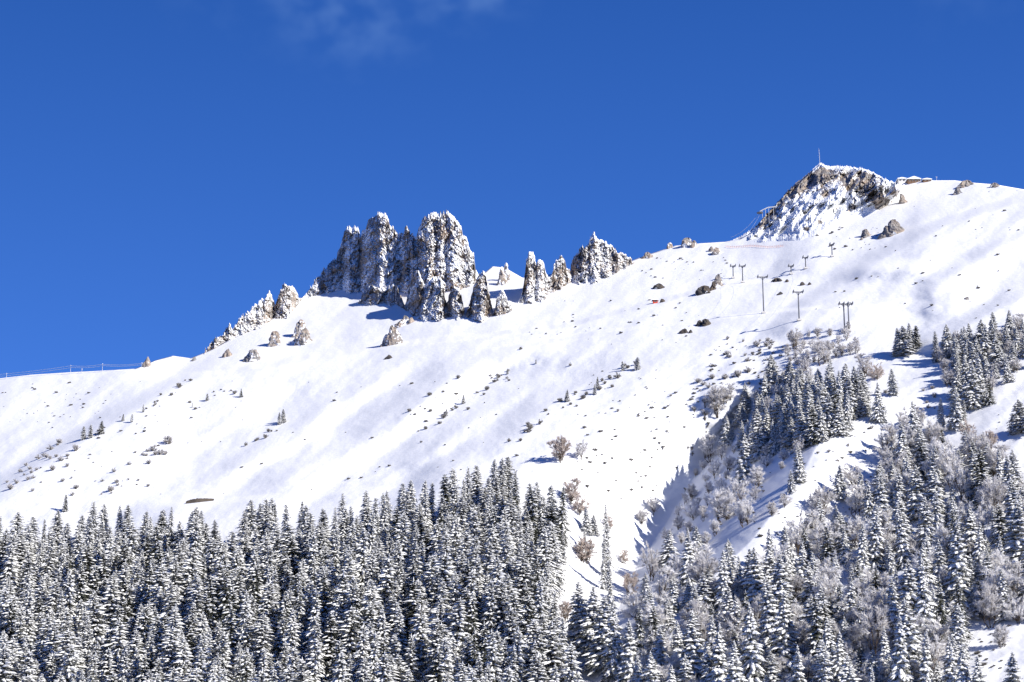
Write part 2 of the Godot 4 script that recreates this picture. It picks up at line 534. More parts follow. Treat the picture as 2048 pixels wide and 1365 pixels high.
func make_crest(called: String, label: String, top: Array, foot: Array, pillars: Array, frost: float) -> void:
	var u0: float = top[0][0]
	var u1: float = top[top.size() - 1][0]
	var nu := int((u1 - u0) / 1.15)
	var nv := 92
	var back := 10
	var w := nv + back + 1
	var pts := PackedVector3Array()
	pts.resize((nu + 1) * w)
	for i in nu + 1:
		var u := lerpf(u0, u1, float(i) / nu)
		var vt := along(top, u) + n_grain.get_noise_1d(u * 0.9) * 3.0 + n_cell.get_noise_2d(u * 0.9, 5.0) * 4.5 + 2.0
		var vf := maxf(along(foot, u), vt + 2.0)
		var d0 := slope_depth(u, vf)
		var side := minf(1.0, minf(i, nu - i) / 8.0)
		var crest := Vector3.ZERO
		for j in nv + 1:
			var t := float(j) / nv
			var v := lerpf(vt, vf + 26.0, t)
			var uu := u + 7.0 * n_streak.get_noise_2d(u * 0.5, v * 0.7) + 2.5 * n_grain.get_noise_2d(u * 0.25, v * 0.3)
			var out := 0.0
			for p in pillars:
				var x: float = absf(uu - p[0]) / p[1]
				if x < 1.0: out = maxf(out, p[2] * (1.0 - pow(x, 1.6)))
			out *= 0.6 * (0.45 + 0.55 * t)
			# ledges that step outwards going down, cracks, and blocks
			var l := fposmod((v + 34.0 * n_streak.get_noise_2d(u * 0.8, v * 0.4) + u * 0.55) / 23.0, 1.0)
			out += 0.9 * l + 1.5 * n_cell.get_noise_2d(uu * 0.42, v * 0.30 + u * 0.1)
			out += 1.5 * n_rock.get_noise_2d(uu * 0.42, v * 0.20) + 0.9 * n_rock.get_noise_2d(u * 1.3 + 77.0, v * 0.9) + 0.6 * n_grain.get_noise_2d(u * 0.6, v * 0.6)
			var lean := rise(u, vf, v, d0) * 0.62
			pts[i * w + back + j] = spot(u, v, d0 + lean - out * side * ss(0.0, 0.05, t))
		crest = pts[i * w + back]
		for j in back:
			var q := float(back - j) / back
			pts[i * w + j] = crest + Vector3(0, -q * q * 34.0, -3.0 * q - 16.0 * q * q) * Vector3(1, maxf(0.15, side), 1) + Vector3(n_grain.get_noise_2d(u, j * 3.0), 0, n_grain.get_noise_2d(u + 50.0, j * 3.0)) * 0.8 * side
	var base := ground(lerpf(u0, u1, 0.5), along(foot, lerpf(u0, u1, 0.5)))
	var rock := Tris.new()
	rock.tint = true
	var snow := Tris.new()
	for i in nu:
		for j in w - 1:
			var a := pts[i * w + j] - base
			var b := pts[(i + 1) * w + j] - base
			var c := pts[(i + 1) * w + j + 1] - base
			var d := pts[i * w + j + 1] - base
			var gully := 0.0
			var u := lerpf(u0, u1, float(i) / nu)
			for tr in [[a, b, c], [a, c, d]]:
				var nn: Vector3 = (tr[2] - tr[0]).cross(tr[1] - tr[0]).normalized()
				var pp: Vector3 = (tr[0] + tr[1] + tr[2]) / 3.0
				var t := float(j - back) / nv
				var cov := nn.y * 0.95 + n_grain.get_noise_3d(pp.x * 0.6, pp.y * 0.4, pp.z * 0.3) * 0.45 + n_streak.get_noise_3d(pp.x * 3.2, pp.y * 2.2, 0.0) * 0.85 + 0.30 * ss(0.55, 0.85, t)
				if cov > 0.52 - frost * 0.5:
					snow.tri(tr[0], tr[1], tr[2])
				else:
					rock.col = rock_color(pp)
					rock.tri(tr[0], tr[1], tr[2])
	var o := thing(called, base)
	var rm := part("rock_wall", rock.mesh(), M.rock, o)
	part("snow_cover", snow.mesh(), M.rock_snow, rm).set_meta("kind", "stuff")
	tag(o, label, "rock crest")

func make_crests() -> void:
	make_crest("rock_massif", "great rock massif of blocky joined towers with snowy gullies", MASSIF_TOP, MASSIF_FOOT, MASSIF_PILLARS, 0.40)
	make_crest("rock_teeth", "row of brown rock teeth under the great massif", LOWER_TOP, LOWER_FOOT, LOWER_PILLARS, 0.40)
	make_crest("saddle_rocks", "upright rock thumb and horns on the saddle", SADDLE_TOP, SADDLE_FOOT, SADDLE_PILLARS, 0.36)
	make_crest("rock_peak", "pyramid-shaped rock peak at the right end of the towers", PYRAMID_TOP, PYRAMID_FOOT, PYRAMID_PILLARS, 0.32)
	make_crest("rock_ridge", "jagged toothed rock ridge falling left from the great massif", RIDGE_TOP, RIDGE_FOOT, RIDGE_PILLARS, 0.48)

var stone_tone := 1.0

func spire(rock: Tris, snow: Tris, foot: Vector3, h: float, r: float, p: float, lean: float, bury: float, seed_: float, frost: float) -> void:
	var cell := clampf(r / 9.0, 0.32, 0.85)
	var na := clampi(int(TAU * r / cell), 9, 96)
	var nh := clampi(int((h + bury) / cell), 5, 90)
	var grid := PackedVector3Array()
	grid.resize((na + 1) * (nh + 1))
	var rs := clampf(9.0 / r, 0.7, 4.0)
	var off := Vector3(seed_ * 17.3, seed_ * 5.1, seed_ * 9.7)
	for j in nh + 1:
		var t := float(j) / nh
		var y := lerpf(-bury, h, t)
		var q := clampf(y / h, 0.0, 1.0)
		var rr := r * (pow(1.0 - q, p) * 0.92 + 0.08 * (1.0 - q * 0.3)) * (1.0 + 0.25 * clampf(-y / maxf(bury, 0.01), 0.0, 1.0))
		if j == nh: rr *= 0.15
		for i in na:
			var a := TAU * i / na
			var dir := Vector3(cos(a), 0, sin(a) * 0.85)
			var w := (foot + dir * r + Vector3(0, y, 0)) + off
			var f := 1.0 + 0.26 * n_rock.get_noise_3d(w.x * 0.7, w.y * 0.22, w.z * 0.7) + 0.26 * n_cell.get_noise_3d(w.x * 0.7, w.y * 0.4, w.z * 0.7) + 0.85 * n_streak.get_noise_3d(w.x * 1.6 * rs, w.y * 1.1 * rs, w.z * 1.6 * rs)
			var fine := n_grain.get_noise_3dv(w * 1.3) * 0.9 * minf(1.0, r / 4.0)
			grid[j * (na + 1) + i] = foot + Vector3(lean * q, y + fine * 0.5, 0) + dir * maxf(rr * f + fine * 0.7, 0.05)
		grid[j * (na + 1) + na] = grid[j * (na + 1)]
	for j in nh:
		for i in na:
			var a := grid[j * (na + 1) + i]
			var b := grid[j * (na + 1) + i + 1]
			var c := grid[(j + 1) * (na + 1) + i + 1]
			var d := grid[(j + 1) * (na + 1) + i]
			for tr in [[a, d, c], [a, c, b]]:
				var nn: Vector3 = (tr[2] - tr[0]).cross(tr[1] - tr[0]).normalized()
				var pp: Vector3 = (tr[0] + tr[1] + tr[2]) / 3.0 + off
				var cov := nn.y * 0.75 + n_grain.get_noise_3d(pp.x * 1.0, pp.y * 0.55, pp.z * 1.0) * 0.70 + n_streak.get_noise_3d(pp.x * 5.0, pp.y * 2.0, pp.z * 5.0) * 0.75
				if cov > 0.42 - frost * 0.5:
					snow.tri(tr[0], tr[1], tr[2])
				else:
					rock.col = rock_color(pp) * stone_tone
					rock.tri(tr[0], tr[1], tr[2])

# each rock: label, category, frost, then spires [u, v_top, v_base, half width, shape, lean]
func rocks() -> Array:
	return [
		["small snowy rock horn on the saddle skyline", 0.6, [[1012, 524, 562, 9, 0.7, 0], [1004, 532, 570, 9, 0.7, 0]]],
		["small snowy stone on the skyline right of the pyramid peak", 0.6, [[1296, 503, 516, 12, 0.6, 0]]],
		["rock stub standing alone at the left skyline bend", 0.1, [[291, 713, 734, 8, 0.75, 3]]],
		["speckled boulder pile in the snow under the left ridge", 0.65, [[600, 638, 672, 14, 0.6, 0], [608, 655, 688, 16, 0.6, 0], [592, 668, 685, 9, 0.6, 0]]],
		["rounded brown boulder left of the speckled pile", 0.2, [[549, 661, 692, 12, 0.45, 0]]],
		["flat snow-topped brown boulder low on the left shoulder", 0.5, [[505, 697, 722, 18, 0.4, 0]]],
		["narrow dark boulder left of the snow-topped one", 0.0, [[452, 697, 714, 9, 0.6, 3]]],
		["brown snow-patched outcrop beneath the towers above the piste", 0.4, [[783, 649, 690, 17, 0.6, 0], [772, 668, 692, 12, 0.6, 0]]],
		["low speckled stones right above the brown outcrop", 0.6, [[810, 630, 648, 13, 0.6, 0], [822, 634, 646, 8, 0.6, 0]]],
		["small brown stone at the foot of the left shoulder", 0.0, [[388, 713, 722, 6, 0.6, 0]]],
		["little dark triangular stone in the middle of the slope", -0.4, [[777, 709, 718, 8, 0.8, 0]]],
		["large brown boulder in the snow right of the summit crag", -0.35, [[1791, 437, 466, 19, 0.5, 0], [1778, 450, 472, 15, 0.7, -2]]],
		["round dark boulder left of the large brown boulder", -0.1, [[1733, 457, 474, 11, 0.45, 0]]],
		["leaning brown rock slab at the right foot of the summit", -0.3, [[1809, 386, 406, 8, 0.5, -5]]],
		["rocky knoll on the skyline left of the summit crag", 0.35, [[1377, 474, 494, 15, 0.5, 0], [1388, 480, 495, 9, 0.6, 0]]],
		["smaller rocky knoll further left on that skyline", 0.55, [[1340, 484, 497, 10, 0.6, 0]]],
		["snow-dusted stone below the rocky skyline knoll", 0.6, [[1434, 494, 508, 9, 0.6, 0]]],
		["blue shaded stone beside the dusted stone under the knoll", 0.2, [[1424, 492, 503, 5, 0.7, 0]]],
		["broad rock mound on the skyline right of the huts", 0.15, [[1938, 358, 372, 15, 0.5, 0]]],
		["dark rock with snow cap below the broad skyline mound", 0.1, [[1918, 373, 388, 9, 0.7, 0]]],
		["smaller dark rock at the far right skyline", 0.0, [[1992, 364, 374, 9, 0.6, 0]]],
		["dark ledge with overhanging snow cap by the pistes", -0.4, [[1412, 570, 586, 16, 0.5, 0], [1428, 562, 580, 10, 0.6, 0]]],
		["grey boulder standing upright above the dark ledge", 0.15, [[1438, 547, 574, 9, 0.4, 0]]],
		["dark stones above the red shed", -0.3, [[1318, 566, 577, 10, 0.6, 0], [1310, 570, 577, 6, 0.6, 0]]],
		["dark boulder touching the red shed", -0.4, [[1324, 597, 605, 6, 0.6, 0]]],
		["dark arched boulder in the middle of the piste", -0.3, [[1412, 637, 651, 12, 0.5, 0], [1400, 640, 651, 7, 0.6, 0]]],
		["flat dark boulder left below the arched boulder", -0.4, [[1371, 656, 666, 9, 0.5, 0], [1382, 659, 666, 5, 0.5, 0]]],
		["dark flat stone between the lift pylons", -0.5, [[1556, 555, 563, 11, 0.5, 0]]],
		["little dark stone right of the flat stone between pylons", -0.3, [[1575, 558, 564, 5, 0.6, 0]]],
		["small dark stone below the flat stone between pylons", -0.4, [[1562, 583, 589, 5, 0.6, 0]]],
		["low dark stone behind the second pylon", -0.3, [[1605, 563, 571, 6, 0.6, 0]]],
		["smallest dark stone, right behind the second pylon", -0.3, [[1620, 564, 570, 4, 0.6, 0]]],
		["dark stone in the open snow at the right edge", -0.4, [[1936, 593, 600, 7, 0.5, 0]]],
		["small stone under the large brown boulder", -0.2, [[1725, 474, 480, 5, 0.6, 0]]],
	]

func make_rocks() -> void:
	var k := 0
	for r in rocks():
		k += 1
		stone_tone = 0.32 if r[1] < -0.2 and r[2][0][0] < 1700 else 1.0
		var first: Array = r[2][0]
		var base := ground(first[0], first[2])
		var rock := Tris.new()
		rock.tint = true
		var snow := Tris.new()
		for s in r[2]:
			var d := slope_depth(s[0], s[2])
			var mpp := d / F
			var rad: float = s[3] * mpp
			var foot := spot(s[0], s[2], d)
			foot.z -= rad * 0.5
			foot.x += s[0] * 0.0
			var h := rise(s[0], s[2], s[1], d)
			spire(rock, snow, foot - base, h, rad, s[4], s[5] * mpp, rad * 1.0 + 1.0, k * 3.0 + s[0], r[1])
		var o := thing("rock_tower" if first[2] - first[1] > 60 else "boulder", base)
		var m := part("stone", rock.mesh(), M.rock, o)
		if snow.v.size(): part("snow_cover", snow.mesh(), M.rock_snow, m).set_meta("kind", "stuff")
		tag(o, r[0], "rock")

# ------------------------------------------------------------------ trees
func make_fir(seed_: int, hgt: float, rad: float, load_: float, slim: float, pad := 1.0) -> Array:
	var g := RandomNumberGenerator.new()
	g.seed = seed_
	var trunk := Tris.new()
	trunk.tube(Vector3(0, -1.2, 0), Vector3(0, hgt * 0.5, 0), 0.26, 0.16, 6)
	trunk.tube(Vector3(0, hgt * 0.5, 0), Vector3(0, hgt * 0.98, 0), 0.16, 0.03, 5)
	var leaf := Tris.new()
	var snow := Tris.new()
	var y := hgt * g.randf_range(0.05, 0.09)
	var lump := g.randf_range(0.0, TAU)
	while y < hgt * 0.985:
		var q := y / hgt
		var reach := rad * pow(1.0 - q, slim) * (1.0 if q > 0.12 else 0.8) + 0.16
		var nb := clampi(int(6.0 + reach * 2.4), 5, 16)
		var a0 := g.randf() * TAU
		for b in nb:
			if g.randf() < 0.07: continue
			var a := a0 + TAU * (b + g.randf_range(-0.3, 0.3)) / nb
			var l := reach * g.randf_range(0.42, 1.25) * (1.0 + 0.16 * sin(a * 2.0 + lump + q * 5.0))
			var droop := lerpf(0.55, -0.20, q) + g.randf_range(-0.2, 0.25)
			var out := Vector3(cos(a), 0, sin(a))
			var side := Vector3(-out.z, 0, out.x)
			var yy := y + g.randf_range(-0.3, 0.3)
			var sp_: Array[Vector3] = []
			for j in 6:
				var t := j / 5.0
				sp_.append(Vector3(0, yy - droop * l * t - 0.22 * l * t * t + 0.10 * l * maxf(0.0, t - 0.7), 0) + out * l * t)
			var wd := clampf(l * 0.23 * pad, 0.13, 0.55 * pad) * g.randf_range(0.8, 1.2)
			var loaded := g.randf() < load_
			for j in 5:
				var t := (j + 0.6) / 5.0
				var w := wd * sin(PI * clampf(t * 0.80 + 0.15, 0.0, 1.0)) + 0.06
				var tip := sp_[j].lerp(sp_[j + 1], 0.9)
				for s in [-1.0, 1.0]:
					var e: Vector3 = tip + side * (w * s * g.randf_range(0.8, 1.25)) + out * w * 0.45 - Vector3(0, w * g.randf_range(0.25, 0.7), 0)
					leaf.tri(sp_[j], sp_[j + 1], e)
				if j > 0:
					leaf.tri(sp_[j], sp_[j + 1], tip - Vector3(0, w * g.randf_range(0.5, 1.1), 0) + side * g.randf_range(-0.1, 0.1))
			if loaded:
				# one or two pads of snow lying along the bough
				var from := g.randi_range(0, 2)
				var upto := g.randi_range(4, 5)
				var prev: Array[Vector3] = []
				for j in range(from, upto + 1):
					var t := j / 5.0
					var w := (wd * sin(PI * clampf(t * 0.80 + 0.12, 0.0, 1.0)) + 0.05) * g.randf_range(0.4, 0.95)
					var th := clampf(w * 0.55, 0.06, 0.30) * g.randf_range(0.6, 1.3)
					if j == from or j == upto:
						w *= 0.35
						th *= 0.5
					var c := sp_[j] + Vector3(0, 0.03, 0)
					var ring: Array[Vector3] = [c - side * w - Vector3(0, w * 0.45, 0), c - side * w * 0.55 + Vector3(0, th * 0.8, 0), c + Vector3(0, th, 0) + side * w * g.randf_range(-0.2, 0.2), c + side * w * 0.6 + Vector3(0, th * 0.7, 0), c + side * w - Vector3(0, w * 0.45, 0)]
					if prev.size():
						for k in 4:
							snow.quad(prev[k], ring[k], ring[k + 1], prev[k + 1])
						snow.quad(prev[4], ring[4], ring[0], prev[0])
					prev = ring
				var last: Array[Vector3] = prev
				var nose := sp_[upto] + out * 0.12 - Vector3(0, 0.08, 0)
				for k in 4: snow.tri(last[k], nose, last[k + 1])
		y += clampf(reach * 0.20, 0.26, 0.52) * g.randf_range(0.8, 1.2)
	# leader with a cap of snow
	leaf.tube(Vector3(0, hgt * 0.93, 0), Vector3(0, hgt * 1.01, 0), 0.16, 0.02, 5)
	snow.tube(Vector3(0.04, hgt * 0.955, 0), Vector3(0, hgt * 1.015, 0), 0.15, 0.03, 5)
	return [trunk, leaf, snow]

func make_round_tree(seed_: int, rad: float, hgt: float, twigs: int, width: float) -> Array:
	# leafless crown: limbs fork twice and end in sprays of frosted twigs
	var g := RandomNumberGenerator.new()
	g.seed = seed_
	var wood := Tris.new()
	var spray := Tris.new()
	var stems := g.randi_range(2, 4)
	var fork := hgt * 0.10
	for s in stems:
		var foot := Vector3(g.randf_range(-0.25, 0.25), -0.8, g.randf_range(-0.25, 0.25))
		var knee := foot + Vector3(g.randf_range(-0.3, 0.3) * rad, fork + 0.8, g.randf_range(-0.3, 0.3) * rad)
		wood.tube(foot, knee, 0.16, 0.11, 5)
		for b in 7:
			var a := TAU * (b + g.randf()) / 7.0 + s
			var up := g.randf_range(-0.85, 1.0)
			var ring := sqrt(1.0 - up * up * 0.9) * g.randf_range(0.55, 1.25)
			var end := Vector3(cos(a) * rad * 0.64 * ring, hgt * 0.50 + hgt * 0.33 * up, sin(a) * rad * 0.64 * ring)
			wood.tube(knee, end, 0.07, 0.03, 4)
			for c in 5:
				var st := knee.lerp(end, g.randf_range(0.45, 1.0))
				var dir := (Vector3(g.randf_range(-1, 1), g.randf_range(-0.7, 1.0), g.randf_range(-1, 1)) + (end - knee).normalized() * 0.8).normalized()
				var fin := st + dir * rad * g.randf_range(0.22, 0.42)
				wood.tube(st, fin, 0.03, 0.015, 3)
				for t in twigs:
					var o := st.lerp(fin, g.randf_range(0.2, 1.0))
					var d2 := (dir + Vector3(g.randf_range(-1, 1), g.randf_range(-0.8, 1), g.randf_range(-1, 1))).normalized()
					var l := rad * g.randf_range(0.12, 0.28)
					var sd := d2.cross(Vector3(g.randf_range(-1, 1), g.randf_range(-1, 1), g.randf_range(-1, 1))).normalized() * width * g.randf_range(0.6, 1.4)
					spray.tri(o - sd, o + d2 * l, o + sd)
	return [wood, spray]

var firs := []      # [u, v, height m, look, zone]
var rounds := []    # [u, v, radius m, look, zone]
var bushes := []    # [u, v, size m, look, zone]

func far_enough(list: Array, u: float, v: float, du: float, dv: float) -> bool:
	for f in list:
		var x: float = (f[0] - u) / du
		var y: float = (f[1] - v) / dv
		if x * x + y * y < 1.0: return false
	return true

func fir_seen(u: float, v: float, vt: float, look: int, zone: String) -> void:
	firs.append([u, v, rise(u, v, vt, slope_depth(u, v)), look, zone])

func round_seen(u: float, v: float, r: float, look: int, zone: String) -> void:
	# v is the middle of the crown
	var vb := v + r * 1.05
	rounds.append([u, vb, r * slope_depth(u, vb) / F, look, zone])

func fill(list: Array, poly: PackedVector2Array, n: int, du: float, dv: float, make: Callable, among: Array = []) -> void:
	var box := Rect2(poly[0], Vector2.ZERO)
	for p in poly: box = box.expand(p)
	var made := 0
	for i in n * 40:
		if made >= n: return
		var u := box.position.x + rng.randf() * box.size.x
		var v := box.position.y + rng.randf() * box.size.y
		if not inside(poly, Vector2(u, v)): continue
		var k := 520.0 / slope_depth(u, v)
		if far_enough(list, u, v, du * k, dv * k) and (among.is_empty() or far_enough(among, u, v, du * k * 0.6, dv * k * 0.6)):
			make.call(u, v)
			made += 1

func row(pts: Array, n: int, spread: float, lo: float, hi: float, look: int, zone: String, where: String) -> void:
	# a loose row of shrubs; sizes in sighting units
	for i in int(n * 0.75):
		var t := rng.randf() * (pts.size() - 1)
		var k := int(t)
		var p: Vector2 = Vector2(pts[k][0], pts[k][1]).lerp(Vector2(pts[k + 1][0], pts[k + 1][1]), t - k)
		p += Vector2(rng.randfn(0, spread * 2.2), rng.randfn(0, spread * 1.5))
		bushes.append([p.x, p.y, rng.randf_range(lo * 0.6, hi) * 0.58 * slope_depth(p.x, p.y) / F, look, zone, where])

func plan_trees() -> void:
	rng.seed = 77
	var Z1 := "right slope"
	# firs sighted one by one: u, v of foot, v of tip, look (0 snow laden, 1 darker with little snow, 2 slim)
	for f in [[1797, 712, 655, 0], [1810, 710, 650, 0], [1823, 705, 645, 0], [1834, 698, 650, 1], [1873, 725, 662, 2], [1896, 694, 648, 0], [1941, 700, 645, 0], [1971, 720, 648, 0], [1927, 705, 655, 0], [2020, 653, 634, 0], [2043, 660, 638, 0], [1998, 735, 669, 0], [2026, 740, 687, 0], [1948, 817, 722, 0], [1980, 810, 754, 1], [1962, 790, 704, 0], [1994, 757, 725, 0], [2043, 866, 796, 0], [1788, 790, 736, 0], [1759, 845, 764, 0],
		[1660, 820, 732, 0], [1692, 815, 729, 0], [1716, 817, 743, 1], [1646, 850, 760, 0], [1674, 845, 753, 1], [1702, 838, 750, 0], [1618, 855, 768, 0], [1604, 872, 789, 0], [1628, 890, 810, 1], [1660, 868, 785, 0], [1695, 860, 780, 0], [1680, 872, 800, 0], [1723, 820, 762, 0], [1640, 800, 735, 0], [1590, 850, 790, 0],
		[1488, 971, 868, 0], [1600, 965, 888, 0], [1584, 985, 940, 0], [1520, 919, 817, 0], [1548, 912, 838, 0], [1505, 912, 845, 0], [1565, 895, 820, 0], [1535, 895, 815, 0],
		[1913, 859, 775, 0], [1882, 862, 796, 0], [1930, 850, 800, 2], [1966, 1017, 896, 1], [1952, 1000, 900, 0], [1920, 962, 898, 0], [1846, 965, 877, 1], [1681, 1000, 930, 0], [1902, 1052, 995, 0], [2010, 1140, 1005, 1], [2042, 1150, 1000, 0],
		[1749, 1145, 1008, 0], [1742, 1040, 958, 0], [1810, 1135, 1004, 0], [1854, 1110, 992, 0], [1922, 1225, 1040, 0], [1977, 1130, 1070, 0], [1674, 1070, 1010, 0], [1688, 1068, 1030, 0], [1793, 1206, 1136, 0], [1820, 1245, 1118, 0], [1858, 1305, 1112, 0], [1884, 1290, 1150, 1], [1827, 1400, 1194, 0], [1807, 1425, 1230, 0], [1850, 1420, 1260, 0],
		[1636, 1345, 1190, 1], [1655, 1330, 1200, 1], [1541, 1230, 1088, 0], [1517, 1240, 1092, 0], [1562, 1250, 1105, 0], [1500, 1225, 1095, 0], [1680, 1244, 1168, 1], [1544, 1300, 1150, 0], [1507, 1400, 1204, 0], [1570, 1340, 1180, 0], [1653, 1430, 1283, 0], [1478, 1215, 1110, 0],
		[1337, 1140, 1058, 0], [1394, 1120, 1052, 0], [1378, 1130, 1095, 0], [1388, 1390, 1220, 0], [1440, 1420, 1246, 0], [1348, 1312, 1258, 0], [1292, 1205, 1145, 0], [1448, 1232, 1098, 0], [1459, 1140, 1078, 0], [1216, 1160, 1005, 2], [1208, 1180, 1066, 2], [1222, 1235, 1120, 2], [1174, 1068, 1012, 0], [1126, 1130, 1060, 2], [1170, 1092, 1056, 2], [1159, 1300, 1160, 0], [1185, 1310, 1170, 0], [1207, 1340, 1190, 0], [1230, 1360, 1210, 0], [1260, 1380, 1238, 0], [1311, 1450, 1302, 0], [1188, 1070, 1030, 0], [1420, 1425, 1285, 0], [1470, 1440, 1280, 0], [1600, 1440, 1290, 0], [1700, 1445, 1310, 0], [1930, 1440, 1290, 0], [1960, 1450, 1310, 0], [2030, 1430, 1300, 0], [1340, 1450, 1330, 0], [1280, 1440, 1310, 0], [1750, 1460, 1330, 0], [1905, 1420, 1270, 0]]:
		fir_seen(f[0], f[1], f[2], f[3], Z1)
	# small firs out on the open slope
	for f in [[180, 877, 849, 0], [166, 880, 852, 0], [201, 869, 841, 1], [245, 843, 828, 0], [263, 845, 828, 0], [286, 825, 808, 0], [130, 1024, 988, 1], [927, 808, 789, 0], [893, 833, 817, 0], [1275, 740, 714, 0], [1246, 742, 722, 0], [1195, 778, 753, 0], [1190, 790, 768, 0], [1135, 803, 779, 0], [1015, 749, 738, 0], [567, 846, 818, 0], [558, 850, 824, 0], [482, 795, 777, 1], [414, 802, 787, 0], [384, 816, 805, 0], [1134, 804, 785, 0], [995, 762, 751, 0], [1072, 728, 719, 0]]:
		fir_seen(f[0], f[1], f[2], f[3], "open slope")
	# the packed forest
	var wood := PackedVector2Array([Vector2(-90, 1140), Vector2(0, 1128), Vector2(120, 1118), Vector2(190, 1098), Vector2(330, 1100), Vector2(400, 1108), Vector2(450, 1150), Vector2(480, 1120), Vector2(510, 1108), Vector2(560, 1100), Vector2(620, 1092), Vector2(690, 1088), Vector2(760, 1070), Vector2(800, 1052), Vector2(870, 1052), Vector2(900, 1035), Vector2(960, 1022), Vector2(1020, 1008), Vector2(1050, 1045), Vector2(1120, 1072), Vector2(1118, 1180), Vector2(1095, 1250), Vector2(1110, 1330), Vector2(1150, 1420), Vector2(1150, 1545), Vector2(-90, 1545)])
	for f in [[495, 1085, 1010], [515, 1080, 1005], [536, 1085, 996], [548, 1095, 1003], [600, 1095, 1000], [612, 1100, 1010], [683, 1080, 985], [700, 1090, 1010], [735, 1075, 980], [800, 1050, 965], [820, 1050, 960], [845, 1055, 958], [860, 1060, 962], [905, 1035, 935], [935, 1030, 932], [955, 1025, 930], [988, 1015, 918], [1015, 1005, 910], [1003, 1010, 915], [1030, 1050, 955], [1060, 1075, 965], [1105, 1075, 968], [1122, 1090, 970], [205, 1090, 1008], [238, 1090, 1010], [252, 1090, 1008], [160, 1110, 1030], [62, 1120, 1032], [85, 1120, 1036], [320, 1095, 1018], [340, 1095, 1012], [380, 1100, 1022], [400, 1100, 1020], [283, 1110, 1020], [110, 1110, 1020]]:
		fir_seen(f[0], f[1], f[2], 1 if rng.randf() < 0.3 else 0, "packed forest")
	fill(firs, wood, 800, 25.0, 17.5, func(u, v):
		var h := lerpf(13.5, 18.5, ss(1060.0, 1300.0, v)) * (rng.randf_range(0.80, 1.18) if rng.randf() < 0.8 else rng.randf_range(0.45, 0.8))
		firs.append([u, v, h, 0 if rng.randf() < 0.82 else 1, "packed forest"]))
	# frosted round trees: u, v of crown middle, crown radius, look (0 white frost, 1 grey frost, 2 brown)
	for r in [[1386, 1023, 18, 0], [1447, 1015, 30, 0], [1480, 990, 24, 0], [1488, 1034, 20, 0], [1444, 978, 18, 0], [1421, 904, 19, 0], [1533, 921, 14, 0], [1514, 956, 19, 0], [1403, 1122, 33, 0], [1410, 1160, 30, 1], [1303, 1140, 24, 1], [1333, 1193, 36, 0], [1281, 1211, 38, 0], [1307, 1248, 34, 0], [1362, 1148, 24, 0], [1120, 905, 20, 2], [1163, 905, 15, 1], [1146, 990, 20, 2], [1160, 1012, 18, 2], [1170, 1104, 22, 2], [1307, 1012, 17, 1], [1285, 1040, 11, 1], [1218, 1052, 12, 2], [1727, 738, 18, 1], [1755, 742, 18, 2], [1435, 803, 26, 1], [1455, 785, 18, 1], [1590, 683, 16, 1], [1642, 708, 22, 1], [1780, 898, 33, 1], [1797, 925, 32, 1], [1882, 926, 36, 0], [1906, 950, 36, 0], [1871, 890, 26, 1], [1941, 880, 20, 2], [2002, 930, 28, 1], [1787, 972, 34, 0], [1825, 975, 24, 0], [1706, 957, 24, 1], [1646, 1017, 24, 1], [1597, 1077, 33, 0], [1628, 1073, 28, 0], [1657, 1078, 24, 0], [1716, 1070, 24, 0], [1646, 1096, 32, 0], [1672, 1080, 24, 0], [1668, 1145, 24, 0], [1704, 1135, 18, 0], [1738, 1155, 25, 0], [1721, 1193, 28, 0], [1766, 1172, 20, 1], [1759, 1240, 34, 1], [1750, 1281, 40, 1], [1711, 1292, 25, 1], [1772, 1349, 34, 0], [1994, 1152, 34, 0], [2028, 1165, 30, 0], [2004, 1195, 34, 0], [1922, 1235, 24, 0], [1984, 1226, 28, 1], [2038, 1220, 28, 0], [2004, 1278, 17, 1], [1953, 1104, 19, 1], [1602, 1295, 28, 1], [1926, 985, 28, 0], [1840, 1000, 22, 0], [1470, 1160, 22, 0], [1430, 1190, 24, 1], [1380, 1230, 22, 1], [1260, 1180, 18, 2], [1690, 1345, 26, 1], [1555, 1355, 26, 1], [1240, 1290, 26, 1], [1350, 1350, 26, 0], [1640, 1155, 22, 1], [1980, 890, 16, 2], [1965, 1060, 26, 0], [1860, 1040, 22, 1], [1570, 1000, 14, 1], [1545, 1020, 12, 1], [1430, 940, 16, 0], [1460, 930, 14, 0], [1810, 850, 18, 1], [1840, 840, 16, 1], [1775, 940, 24, 1], [1895, 1165, 22, 0], [1100, 1345, 20, 1], [1130, 1230, 14, 2], [2030, 1085, 20, 1], [1250, 1120, 10, 2]]:
		round_seen(r[0], r[1], r[2], r[3], "right slope")
	# mixed growth filling the ravine and the thicket on the right
	var ravine := PackedVector2Array([Vector2(1330, 1085), Vector2(1350, 1020), Vector2(1390, 950), Vector2(1440, 860), Vector2(1500, 800), Vector2(1570, 735), Vector2(1640, 735), Vector2(1630, 860), Vector2(1585, 935), Vector2(1515, 1015), Vector2(1455, 1070), Vector2(1400, 1110)])
	fill(rounds, ravine, 62, 21.0, 18.0, func(u, v): rounds.append([u, v, rng.randf_range(0.9, 2.0), 1 if rng.randf() < 0.6 else 0, "right slope"]))
	var top := PackedVector2Array([Vector2(1580, 690), Vector2(1600, 672), Vector2(1640, 668), Vector2(1700, 660), Vector2(1700, 690), Vector2(1735, 700), Vector2(1690, 722), Vector2(1600, 735), Vector2(1570, 720)])
	fill(rounds, top, 34, 14.0, 8.0, func(u, v): rounds.append([u, v, rng.randf_range(0.8, 1.5), 1, "right slope"]))
